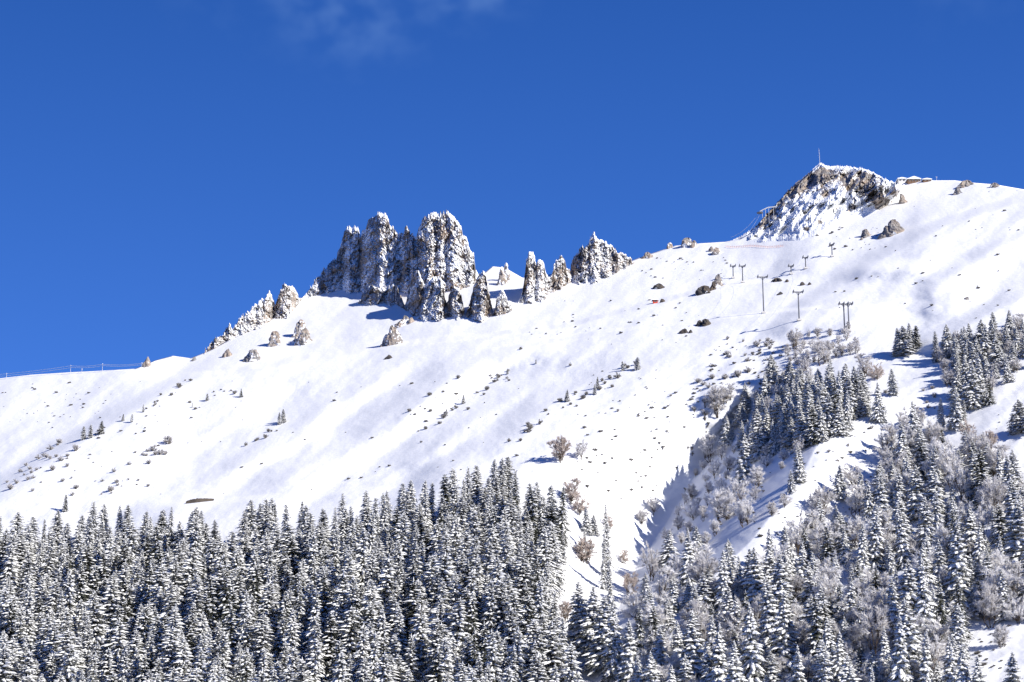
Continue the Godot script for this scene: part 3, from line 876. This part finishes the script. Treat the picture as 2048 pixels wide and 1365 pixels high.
	var thicket := PackedVector2Array([Vector2(1480, 1190), Vector2(1590, 1112), Vector2(1690, 1050), Vector2(1745, 985), Vector2(1775, 910), Vector2(1850, 880), Vector2(1990, 930), Vector2(2100, 1010), Vector2(2100, 1250), Vector2(1930, 1240), Vector2(1910, 1440), Vector2(1260, 1440), Vector2(1290, 1240), Vector2(1400, 1160)])
	fill(rounds, thicket, 48, 40.0, 36.0, func(u, v): rounds.append([u, v, rng.randf_range(2.2, 4.0), rng.randi_range(0, 1), "right slope"]))
	fill(firs, thicket, 120, 25.0, 23.0, func(u, v): firs.append([u, v, rng.randf_range(7.0, 15.0), 0 if rng.randf() < 0.85 else 1, Z1]))
	var upper := PackedVector2Array([Vector2(1860, 740), Vector2(1900, 700), Vector2(2090, 640), Vector2(2090, 730), Vector2(1990, 780), Vector2(1960, 830), Vector2(1900, 790)])
	fill(firs, upper, 26, 22.0, 16.0, func(u, v): firs.append([u, v, rng.randf_range(6.0, 11.0), 0, Z1]))
	fill(rounds, upper, 26, 20.0, 14.0, func(u, v): rounds.append([u, v, rng.randf_range(1.2, 2.2), 1, "right slope"]))
	var dense := PackedVector2Array([Vector2(1560, 850), Vector2(1600, 800), Vector2(1650, 790), Vector2(1730, 790), Vector2(1730, 830), Vector2(1690, 870), Vector2(1630, 895), Vector2(1570, 905)])
	fill(firs, dense, 30, 18.0, 12.0, func(u, v): firs.append([u, v, rng.randf_range(9.0, 13.0), 0 if rng.randf() < 0.7 else 1, Z1]))
	var head := PackedVector2Array([Vector2(1440, 880), Vector2(1490, 805), Vector2(1560, 755), Vector2(1610, 770), Vector2(1600, 850), Vector2(1550, 915), Vector2(1490, 935)])
	fill(firs, head, 22, 20.0, 15.0, func(u, v): firs.append([u, v, rng.randf_range(6.0, 10.5), 0, Z1]))
	# shrubs and dwarf trees on the open snow, sizes in sighting units
	row([[388, 756], [300, 814]], 16, 2.0, 6, 11, 0, "left slope", "in the line below the left skyline hump")
	row([[475, 783], [385, 812]], 8, 5.0, 7, 12, 0, "left slope", "in the short line under the first one")
	row([[110, 895], [20, 978]], 24, 9.0, 9, 17, 1, "left slope", "in the thick band at the left edge")
	row([[140, 905], [60, 985]], 18, 12.0, 9, 17, 1, "left slope", "beside the thick band at the left edge")
	row([[350, 885], [300, 912]], 12, 7.0, 10, 20, 1, "left slope", "in the clump of the left gully")
	row([[320, 915], [210, 950]], 12, 10.0, 8, 14, 1, "left slope", "trailing below the left gully clump")
	row([[290, 950], [150, 990]], 14, 10.0, 8, 16, 1, "left slope", "just above the left forest edge")
	row([[552, 852], [490, 918]], 10, 3.5, 6, 12, 0, "left slope", "below the lone double fir")
	row([[920, 752], [845, 808], [800, 860]], 10, 4.0, 6, 12, 0, "middle slope", "in the upper of two middle lines")
	row([[1020, 742], [930, 808], [840, 872]], 26, 3.5, 6, 12, 0, "middle slope", "in the long middle line")
	row([[1290, 728], [1190, 785], [1130, 808], [1010, 892]], 42, 5.0, 8, 16, 0, "middle slope", "along the rim of the white bowl")
	row([[1180, 720], [900, 780]], 8, 14.0, 5, 9, 0, "middle slope", "scattered above the middle lines")
	row([[1260, 850], [1400, 800]], 8, 16.0, 5, 9, 1, "bowl", "scattered high in the white bowl")
	row([[1190, 950], [1380, 920]], 8, 20.0, 4, 9, 1, "bowl", "scattered low in the white bowl")
	row([[1415, 790], [1560, 690]], 28, 16.0, 9, 18, 1, "bowl", "between white bowl and ravine head")
	row([[1400, 830], [1450, 770]], 12, 12.0, 10, 18, 1, "bowl", "at the left lip of the ravine")
	row([[1440, 720], [1560, 700]], 12, 10.0, 8, 14, 1, "bowl", "on the snow left of the ravine head")
	row([[1660, 925], [1750, 850]], 8, 16.0, 5, 10, 1, "right spur", "on the bright strip of the spur")
	row([[1850, 800], [1760, 880]], 12, 20.0, 8, 14, 1, "right spur", "over the upper end of the bright strip")
	row([[1800, 740], [1880, 820]], 10, 20.0, 8, 14, 1, "right spur", "between the fir stands on the right")

func word(n: int) -> String:
	var ones := ["", "first", "second", "third", "fourth", "fifth", "sixth", "seventh", "eighth", "ninth", "tenth", "eleventh", "twelfth", "thirteenth", "fourteenth", "fifteenth", "sixteenth", "seventeenth", "eighteenth", "nineteenth"]
	if n == 0: return "leftmost"
	n += 1
	if n < 20: return ones[n] + " from left"
	var tens := ["", "", "twenty", "thirty", "forty"]
	if n % 10 == 0: return ["", "", "twentieth", "thirtieth", "fortieth"][n / 10] + " from left"
	return "%s-%s from left" % [tens[n / 10], ones[n % 10]]

func make_trees() -> void:
	plan_trees()
	# fir kinds: look 0 has five shapes, look 1 three, look 2 two
	var kinds := [[], [], [], []]
	for f in firs:
		if f[4] == "right slope" and f[3] == 0: f[3] = 3
	for a in [[0, 101, 3.9, 0.84, 0.56], [0, 102, 3.4, 0.78, 0.50], [0, 103, 4.3, 0.82, 0.66], [0, 104, 3.2, 0.86, 0.46], [0, 105, 3.8, 0.74, 0.74], [0, 106, 4.5, 0.80, 0.56], [0, 107, 3.0, 0.70, 0.62], [0, 108, 4.8, 0.84, 0.60], [1, 111, 3.9, 0.45, 0.62], [1, 112, 3.6, 0.52, 0.56], [1, 113, 4.2, 0.40, 0.82], [2, 121, 2.1, 0.9, 0.66], [2, 122, 2.3, 0.86, 0.74], [3, 131, 4.8, 0.94, 0.84], [3, 132, 4.3, 0.90, 0.74], [3, 133, 5.2, 0.92, 0.92], [3, 134, 4.0, 0.95, 0.80]]:
		var t := make_fir(a[1], 20.0, a[2], a[3], a[4], 1.45 if a[0] == 3 else 0.85)
		var nm: Material = M.needles if a[0] != 1 else M.needles_dark
		var whole := ArrayMesh.new()
		t[0].mesh(whole, M.bark)
		t[1].mesh(whole, nm)
		t[2].mesh(whole, M.tree_snow)
		kinds[a[0]].append({"trunk": t[0].mesh(), "leaf": t[1].mesh(), "snow": t[2].mesh(), "mat": nm, "whole": whole})
	# which firs show largest
	var order := []
	for i in firs.size():
		var f: Array = firs[i]
		var d := slope_depth(f[0], f[1])
		var vt: float = f[1] - f[2] / d * F
		var shown: float = f[2] / d * F
		if f[0] < 5 or f[0] > 2043 or vt > 1345: shown = 0.0
		if f[4] == "packed forest": shown *= 0.8 if vt < 1290 else 0.55
		if f[4] == "open slope": shown += 400.0
		if i < 120: shown += 60.0
		order.append([shown, i, vt])
	order.sort_custom(func(a, b): return a[0] > b[0])
	var single := {}
	for k in mini(300, order.size()):
		if order[k][0] > 0.0: single[order[k][1]] = order[k][2]
	# labels: by zone, band of tip height and order from the left
	var bands := {}
	for i in single:
		var f: Array = firs[i]
		var key := ""
		if f[4] == "packed forest":
			var edge := 0 if single[i] < 1045.0 else clampi(int((single[i] - 1045.0) / 50.0) + 1, 1, 6)
			key = "%s|%d|%d" % [f[4], edge, int(f[0] / 230.0)]
		elif f[4] == "open slope":
			key = "%s|%d|%d" % [f[4], 0, 0 if f[0] < 640 else 1]
		else:
			key = "%s|%d|%d" % [f[4], clampi(int((single[i] - 630.0) / 75.0), 0, 9), int((f[0] - 1100.0) / 240.0)]
		if not bands.has(key): bands[key] = []
		bands[key].append(i)
	var columns_left := ["far left corner", "left part", "left centre", "middle", "right part"]
	var rows_left := ["upper edge", "first row down", "second row down", "third row down", "fourth row down", "fifth row down", "bottom row"]
	var columns_right := ["beside the packed forest", "around the ravine", "on the middle spur", "near the right edge"]
	var rows_right := ["topmost trees under the pylons", "dense stand under the lift", "stand on the spur crest", "frosty grove", "row over the shaded ravine", "upper thicket", "middle thicket", "lower thicket", "bottom thicket", "bottom edge"]
	var label_of := {}
	for key in bands:
		var ids: Array = bands[key]
		ids.sort_custom(func(a, b): return firs[a][0] < firs[b][0])
		var kk: PackedStringArray = key.split("|")
		for n in ids.size():
			var f: Array = firs[ids[n]]
			var look: String = ["snowy fir", "dark fir", "slim snowy fir", "broad snowy fir"][f[3]]
			if kk[0] == "packed forest":
				label_of[ids[n]] = "%s, packed forest, %s, %s, %s" % [look, columns_left[mini(int(kk[2]), 4)], rows_left[int(kk[1])], word(n)]
			elif kk[0] == "open slope":
				label_of[ids[n]] = "small %s alone on open snow, %s, %s" % [look, "left slope" if kk[2] == "0" else "middle slope", word(n)]
			else:
				label_of[ids[n]] = "%s %s, %s, %s" % [look, columns_right[clampi(int(kk[2]), 0, 3)], rows_right[int(kk[1])], word(n)]
	var spare := {}
	for i in firs.size():
		var f: Array = firs[i]
		var k: Dictionary = kinds[f[3]][(i * 7 + 3) % kinds[f[3]].size()]
		var p := ground(f[0], f[1])
		var s: float = f[2] / 20.3
		var wide := s * rng.randf_range(0.8, 1.5)
		if s < 0.5: wide *= 1.25
		var b := Basis.from_euler(Vector3(rng.randfn(0, 0.03), rng.randf() * TAU, rng.randfn(0, 0.03))) * Basis.from_scale(Vector3(wide, s, wide))
		if single.has(i):
			var o := thing("fir_tree", p)
			o.transform = Transform3D(b, p)
			part("trunk", k.trunk, M.bark, o)
			var c := part("crown", k.leaf, k.mat, o)
			part("snow_load", k.snow, M.tree_snow, c)
			tag(o, label_of[i], "fir tree", "firs of the " + f[4])
		else:
			if not spare.has(k.whole): spare[k.whole] = []
			spare[k.whole].append(Transform3D(b, p))
	var rest := thing("fir_forest", Vector3.ZERO)
	tag(rest, "mass of snow-laden firs standing deep between the nearer trees", "forest", "", "stuff")
	for m in spare:
		var mm := MultiMesh.new()
		mm.transform_format = MultiMesh.TRANSFORM_3D
		mm.mesh = m
		mm.instance_count = spare[m].size()
		for n in spare[m].size(): mm.set_instance_transform(n, spare[m][n])
		var mi := MultiMeshInstance3D.new()
		mi.name = "firs"
		mi.multimesh = mm
		rest.add_child(mi, true)
	# round frosted trees
	var puffs := []
	for n in 6:
		var t := make_round_tree(300 + n, 4.0, 7.2 + 0.9 * n, 40, 0.06)
		puffs.append([t[0].mesh(), t[1].mesh()])
	var mats := [M.frost, M.frost_grey, M.twig_brown]
	var cells := {}
	for i in rounds.size():
		var r: Array = rounds[i]
		var key := "%d|%d" % [clampi(int((r[1] - 660.0) / 90.0), 0, 8), clampi(int((r[0] - 1100.0) / 200.0), 0, 4)]
		if not cells.has(key): cells[key] = []
		cells[key].append(i)
	var r_label := {}
	var rr := ["under the pylons", "by the dense firs", "above the ravine", "at ravine height", "at the spur's foot", "in the upper thicket", "in the middle thicket", "in the lower thicket", "along the bottom"]
	var cc := ["next to the packed forest", "left of the ravine", "around the ravine", "right of the spur", "near the right edge"]
	for key in cells:
		var ids: Array = cells[key]
		ids.sort_custom(func(a, b): return rounds[a][0] < rounds[b][0])
		var kk: PackedStringArray = key.split("|")
		for n in ids.size():
			r_label[ids[n]] = "%s round tree, %s, %s, %s" % [["white frosted", "grey frosted", "brownish"][rounds[ids[n]][3]], rr[int(kk[0])], cc[int(kk[1])], word(n)]
	for i in rounds.size():
		var r: Array = rounds[i]
		var k: Array = puffs[i % puffs.size()]
		var p := ground(r[0], r[1])
		var s: float = r[2] / 3.1
		var o := thing("frosted_tree", p)
		o.transform = Transform3D(Basis.from_euler(Vector3(0, rng.randf() * TAU, 0)) * Basis.from_scale(Vector3(s * rng.randf_range(0.9, 1.15), s * rng.randf_range(0.85, 1.1), s)), p)
		part("trunk", k[0], M.bark, o)
		part("crown", k[1], mats[r[3]], o)
		tag(o, r_label[i], "leafless tree", "frosted leafless trees")
	# low shrubs: the larger ones one by one, the specks as ground cover
	var low := []
	for n in 3:
		var t := make_round_tree(400 + n, 1.0, 1.25, 5, 0.045)
		low.append([t[0].mesh(), t[1].mesh()])
	var zones := {}
	for i in bushes.size():
		var b: Array = bushes[i]
		var key: String = b[5]
		if not zones.has(key): zones[key] = []
		zones[key].append(i)
	var b_label := {}
	for key in zones:
		var ids: Array = zones[key]
		ids.sort_custom(func(a, b): return bushes[a][0] < bushes[b][0])
		for n in ids.size():
			var b: Array = bushes[ids[n]]
			b_label[ids[n]] = "%s %s, %s" % [["dark shrub", "snow-dusted shrub"][b[3]], b[5], word(n)]
	for i in bushes.size():
		var b: Array = bushes[i]
		var k: Array = low[i % 3]
		var p := ground(b[0], b[1])
		var s: float = b[2]
		var o := thing("shrub", p)
		o.transform = Transform3D(Basis.from_euler(Vector3(0, rng.randf() * TAU, 0)) * Basis.from_scale(Vector3(s * 1.1, s * rng.randf_range(0.8, 1.3), s)), p)
		part("stems", k[0], M.scrub, o)
		part("twigs", k[1], [M.shrub_twig, M.frost_grey][b[3]], o)
		tag(o, b_label[i], "shrub", "shrubs on the " + b[4])
	# specks of scrub that barely clear the snow
	var specks := []
	for z in [[60, 1050, 760, 990, 90], [1050, 1400, 600, 690, 40], [1280, 1460, 515, 560, 30], [1150, 1420, 740, 1000, 120], [1600, 2040, 380, 640, 55], [1500, 1760, 850, 1080, 110], [1420, 1600, 690, 780, 90], [0, 300, 780, 880, 40], [1660, 1760, 455, 500, 26], [1900, 2040, 830, 900, 16], [1920, 2040, 1240, 1340, 20]]:
		for n in z[4]:
			var u := rng.randf_range(z[0], z[1])
			var v := rng.randf_range(z[2], z[3])
			if v < along(SKYLINE, u) + 4.0: continue
			var s := pow(rng.randf(), 2.0) * 0.55 + 0.18
			specks.append(Transform3D(Basis.from_euler(Vector3(0, rng.randf() * TAU, 0)) * Basis.from_scale(Vector3(s * 1.5, s, s * 1.3)), ground(u, v)))
	var whole := ArrayMesh.new()
	var tt := make_round_tree(450, 1.0, 1.1, 3, 0.06)
	tt[0].mesh(whole, M.scrub)
	tt[1].mesh(whole, M.scrub)
	var sm := MultiMesh.new()
	sm.transform_format = MultiMesh.TRANSFORM_3D
	sm.mesh = whole
	sm.instance_count = specks.size()
	for n in specks.size(): sm.set_instance_transform(n, specks[n])
	var si := MultiMeshInstance3D.new()
	si.name = "scrub_specks"
	si.multimesh = sm
	add_child(si)
	tag(si, "tiny tips of scrub poking through the open snow", "scrub", "", "stuff")

# ------------------------------------------------------------------ ski lifts
func pylon(u: float, vt: float, vb: float, arm: float, label: String) -> Vector3:
	var d := slope_depth(u, vb)
	var p := spot(u, vb, d)
	var h := rise(u, vb, vt, d)
	var k := arm * d / F
	var o := thing("lift_pylon", p)
	var t := Tris.new()
	t.tube(Vector3(0, -1.5, 0), Vector3(0, h, 0), 0.28, 0.19, 10)
	part("mast", t.mesh(), M.steel, o)
	t = Tris.new()
	t.box(Vector3(0, 0.25, 0), Vector3(1.5, 0.6, 1.5))
	part("footing", t.mesh(), M.plaster, o)
	t = Tris.new()
	t.box(Vector3(0, h - 0.1, 0), Vector3(k * 2.0, 0.34, 0.34))
	t.tube(Vector3(-k * 0.55, h - 0.2, 0), Vector3(0, h - 1.1, 0), 0.09, 0.09, 5)
	t.tube(Vector3(k * 0.55, h - 0.2, 0), Vector3(0, h - 1.1, 0), 0.09, 0.09, 5)
	part("crossarm", t.mesh(), M.steel, o)
	for s in [-1.0, 1.0]:
		t = Tris.new()
		t.box(Vector3(s * k, h - 0.05, 0), Vector3(0.24, 0.30, 2.6))
		var sh := part("sheave_beam", t.mesh(), M.steel, o)
		for w in 5:
			t = Tris.new()
			t.tube(Vector3(s * k - 0.1, h + 0.28, -1.1 + 0.55 * w), Vector3(s * k + 0.1, h + 0.28, -1.1 + 0.55 * w), 0.25, 0.25, 8)
			part("sheave", t.mesh(), M.steel, sh)
	t = Tris.new()
	t.box(Vector3(0, h + 0.13, 0), Vector3(k * 1.7, 0.12, 0.30))
	part("snow_cap", t.mesh(), M.tree_snow, o)
	tag(o, label, "pylon", "ski lift pylons")
	return p + Vector3(0, h + 0.5, 0)

func cable(a: Vector3, b: Vector3, sag: float, r: float, label: String) -> void:
	var t := Tris.new()
	var n := 12
	var last := a
	for i in range(1, n + 1):
		var q := float(i) / n
		var p := a.lerp(b, q) - Vector3(0, sag * 4.0 * q * (1.0 - q), 0)
		t.tube(last, p, r, r, 4)
		last = p
	tag(part("lift_cable", t.mesh(), M.cable, self), label, "cable", "lift cables")

func make_lifts() -> void:
	var a := {}
	for q in [["a", 1528, 554, 627, 10, "tall single lift pylon left of the middle on the piste"], ["b", 1599, 584, 642, 10, "lift pylon right of the tallest one, second in size"], ["c", 1690, 608, 662, 9, "left pylon of the close pair above the trees"], ["d", 1699, 608, 663, 9, "right pylon of the close pair above the trees"], ["e", 1467, 532, 557, 5, "left of two small twin pylons high on the piste"], ["f", 1486, 532, 566, 6, "right of two small twin pylons high on the piste"], ["g", 1583, 532, 549, 5, "short pylon above the flat dark stone"], ["h", 1612, 515, 538, 5, "small pylon right above the short pylon"], ["i", 1665, 489, 514, 4, "topmost small pylon under the summit crag"]]:
		a[q[0]] = pylon(q[1], q[2], q[3], q[4], q[5])
	for s in [-1.0, 1.0]:
		var side := "left" if s < 0 else "right"
		var o := Vector3(s * 1.9, 0, 0)
		cable(a.b + o, a.h + o, 3.0, 0.018, "%s haul cable from second largest pylon upwards" % side)
		cable(a.a + o, a.f + o, 3.0, 0.018, "%s haul cable from tallest pylon upwards" % side)
		cable(a.h + o, a.i + o, 2.0, 0.018, "%s haul cable to the topmost pylon" % side)
	# top station on the ridge left of the summit
	var d := slope_depth(1540, 446) - 14.0
	var mp := d / F
	var top := spot(1534, 417, d)
	var st := thing("lift_station", spot(1540, 446, d))
	var base := st.position
	var t := Tris.new()
	var beam_a := spot(1520, 423, d) - base
	var beam_b := spot(1552, 414, d) - base
	t.tube(beam_a, (beam_a + beam_b) * 0.5 + Vector3(0, 0.7, 0), 0.22, 0.28, 8)
	t.tube((beam_a + beam_b) * 0.5 + Vector3(0, 0.7, 0), beam_b, 0.28, 0.28, 8)
	part("beam", t.mesh(), M.steel_pale, st)
	for q in [0.15, 0.35, 0.55, 0.85]:
		t = Tris.new()
		var e: Vector3 = beam_a.lerp(beam_b, q) + Vector3(0, 0.4, 0)
		t.tube(e, e - Vector3(0, 2.2 + 9.0 * q, 0), 0.09, 0.09, 6)
		part("leg", t.mesh(), M.steel_pale, st)
	t = Tris.new()
	t.tube(beam_a - Vector3(0, 0.55, 0), beam_a - Vector3(0, 0.8, 0), 1.4, 1.4, 14)
	part("bull_wheel", t.mesh(), M.steel, st)
	tag(st, "pale lift top station jutting out left of the summit crag", "lift station")
	var low := ground(1462, 480) + Vector3(0, 1.2, 0)
	cable(beam_a + base, low, 2.0, 0.055, "upper cable dropping left from the top station")
	cable(beam_a + base - Vector3(0, 1.2, 0), low + Vector3(3.0, -0.4, 0), 2.5, 0.045, "lower cable dropping left from the top station")
	# ropes above the left ridge
	var posts := []
	for q in [[-40, 752, 764, "outside the left edge"], [12, 748, 757, "at the left edge"], [140, 732, 747, "under the bend of the ropes"], [163, 739, 745, "mid ridge"], [204, 729, 743, "right of mid ridge"], [283, 727, 737, "by the rock stub"]]:
		var pd := slope_depth(q[0], q[2]) - 1.0
		var pp := spot(q[0], q[2], pd)
		var hh := rise(q[0], q[2], q[1], pd)
		var o := thing("rope_post", pp)
		t = Tris.new()
		t.tube(Vector3(0, -1, 0), Vector3(0, hh, 0), 0.10, 0.07, 6)
		part("pole", t.mesh(), M.steel_pale, o)
		t = Tris.new()
		t.box(Vector3(0, hh, 0), Vector3(0.7, 0.12, 0.12))
		part("bracket", t.mesh(), M.steel_pale, o)
		t = Tris.new()
		t.tube(Vector3(0, hh + 0.06, 0), Vector3(0, hh + 0.3, 0), 0.22, 0.08, 6)
		part("snow_cap", t.mesh(), M.tree_snow, o)
		tag(o, "thin rope post on the left ridge, " + q[3], "post", "rope posts on the left ridge")
		posts.append(pp + Vector3(0, hh, 0))
	for k in [[0, 2, 0.0], [2, 4, 0.0], [4, 5, 0.0], [0, 2, -0.9], [2, 4, -0.7], [4, 5, -0.6]]:
		cable(posts[k[0]] + Vector3(0, k[2], 0), posts[k[1]] + Vector3(0, k[2], 0), 0.5, 0.06, "%s pale rope above the left ridge, %s stretch" % ["upper" if k[2] == 0.0 else "lower", {0: "left", 2: "middle", 4: "right"}[k[0]]])
	# mast on the summit
	var md := slope_depth(1640, 340) - 6.0
	var mb := spot(1640, 330, md)
	var mh := rise(1640, 330, 297, md)
	var mo := thing("summit_mast", mb)
	t = Tris.new()
	t.tube(Vector3(0, -3, 0), Vector3(0, mh * 0.55, 0), 0.13, 0.10, 8)
	t.tube(Vector3(0, mh * 0.55, 0), Vector3(-0.15, mh, 0), 0.10, 0.05, 8)
	part("pole", t.mesh(), M.steel_pale, mo)
	for q in [0.55, 0.72, 0.86]:
		t = Tris.new()
		t.box(Vector3(0, mh * q, 0), Vector3(0.9 - q * 0.5, 0.10, 0.10))
		part("antenna", t.mesh(), M.steel_pale, mo)
	tag(mo, "thin pale mast on the very top of the summit", "mast")
	# orange safety net along the piste edge
	var fence := thing("safety_fence", ground(1500, 492))
	var fb := fence.position
	var last := Vector3.ZERO
	for i in 27:
		var u := 1452.0 + 4.4 * i
		var v := 494.0 + 1.2 * sin(i * 0.4)
		var fd := slope_depth(u, v) - 1.0
		var p := spot(u, v, fd) - fb
		t = Tris.new()
		t.tube(p - Vector3(0, 1.2, 0), p + Vector3(0, 0.7, 0), 0.035, 0.035, 5)
		part("post", t.mesh(), M.orange, fence)
		if i > 0:
			t = Tris.new()
			for k in 3: t.tube(last + Vector3(0, 0.15 + 0.22 * k, 0), p + Vector3(0, 0.15 + 0.22 * k, 0), 0.022, 0.022, 4)
			part("net", t.mesh(), M.orange, fence)
		last = p
	tag(fence, "thin orange safety net along the snow edge below the summit crag", "fence")

# ------------------------------------------------------------------ huts and the like
func hut(u: float, v: float, w: float, h: float, deep: float, wall: Material, called: String, label: String, roof: float) -> void:
	var d := slope_depth(u, v) - 2.0
	var k := d / F
	var o := thing(called, spot(u, v, d))
	var hw := w * k * 0.5
	var hh := h * k
	var t := Tris.new()
	t.box(Vector3(0, hh * 0.5 - 0.8, -deep * 0.5), Vector3(hw * 2.0, hh + 1.6, deep))
	part("wall", t.mesh(), wall, o)
	t = Tris.new()
	var rh := roof * k
	var e := 0.45
	for s in [0.0, 1.0]:
		var y: float = hh + s * 0.35
		var f0 := Vector3(-hw - e, y - 0.1, e)
		var f1 := Vector3(hw + e, y - 0.1, e)
		var b0 := Vector3(-hw - e, y - 0.1, -deep - e)
		var b1 := Vector3(hw + e, y - 0.1, -deep - e)
		var m0 := Vector3(0, y + rh, e)
		var m1 := Vector3(0, y + rh, -deep - e)
		if s == 1.0:
			t.quad(f0, b0, m1, m0); t.quad(m0, m1, b1, f1); t.tri(f0, m0, f1); t.tri(b1, m1, b0)
			t.quad(f0, f0 - Vector3(0, 0.33, 0), b0 - Vector3(0, 0.33, 0), b0); t.quad(f1, b1, b1 - Vector3(0, 0.33, 0), f1 - Vector3(0, 0.33, 0))
			t.quad(f0, f1, f1 - Vector3(0, 0.33, 0), f0 - Vector3(0, 0.33, 0))
	var r := part("roof", t.mesh(), M.rock_snow, o)
	var n := int(maxf(1.0, w / 6.0))
	for i in n:
		var x := lerpf(-hw, hw, (i + 0.5) / n)
		t = Tris.new()
		t.box(Vector3(x, hh * 0.55, 0.02), Vector3(hw / n * 0.9, hh * 0.4, 0.06))
		var win := part("window", t.mesh(), M.glass, o)
		t = Tris.new()
		t.box(Vector3(x, hh * 0.55 - hh * 0.22, 0.08), Vector3(hw / n * 1.1, 0.08, 0.14))
		part("sill", t.mesh(), M.plaster, win)
	tag(o, label, "building")

func make_huts() -> void:
	hut(1805, 364, 15, 7, 5.0, M.plaster, "summit_hut", "pale little hut with snow roof right of the summit", 1.5)
	hut(1829, 364, 26, 6, 7.0, M.wood, "summit_restaurant", "brown wooden building with snowy roof on the skyline", 5.0)
	hut(1855, 362, 16, 3, 5.0, M.wood, "low_shed", "low dark shed at the right of the skyline buildings", 1.5)
	hut(1311, 606, 9, 6, 2.5, M.red, "red_shed", "tiny red shed in the snow beside a dark boulder", 1.0)
	# chimney block on the pale hut, seen as a dark knob
	var d := slope_depth(1800, 366)
	var post := thing("marker_pole", spot(1874, 362, d - 1.0))
	var t := Tris.new()
	t.tube(Vector3(0, -1, 0), Vector3(0, 2.0, 0), 0.09, 0.06, 6)
	part("pole", t.mesh(), M.steel_pale, post)
	t = Tris.new()
	t.box(Vector3(0, 1.8, 0), Vector3(0.5, 0.3, 0.05))
	part("marker_board", t.mesh(), M.plaster, post)
	tag(post, "short pale marker pole on the skyline right of the buildings", "pole")
	# bare bank at the forest road
	var o := thing("earth_bank", ground(395, 1004))
	var b := o.position
	t = Tris.new()
	var n := 26
	var last_lo := Vector3.ZERO
	var last_hi := Vector3.ZERO
	for i in n + 1:
		var q := float(i) / n
		var u := lerpf(372.0, 428.0, q)
		var v := 1007.0 - 6.0 * q
		var hgt := 0.15 + 0.75 * sin(PI * pow(q, 0.7)) * (0.8 + 0.3 * n_fine.get_noise_1d(u * 9.0))
		var lo := ground(u, v) - b + Vector3(0, -0.4, 1.2)
		var hi := lo + Vector3(0, 0.6 + hgt, -0.35)
		if i > 0:
			t.quad(last_lo, last_hi, hi, lo)
			t.quad(last_hi, last_hi + Vector3(0, -0.5, -1.6), hi + Vector3(0, -0.5, -1.6), hi)
		last_lo = lo
		last_hi = hi
	part("bare_earth", t.mesh(), M.earth, o)
	tag(o, "dark strip of bare earth bank by the road above the forest", "earth bank")
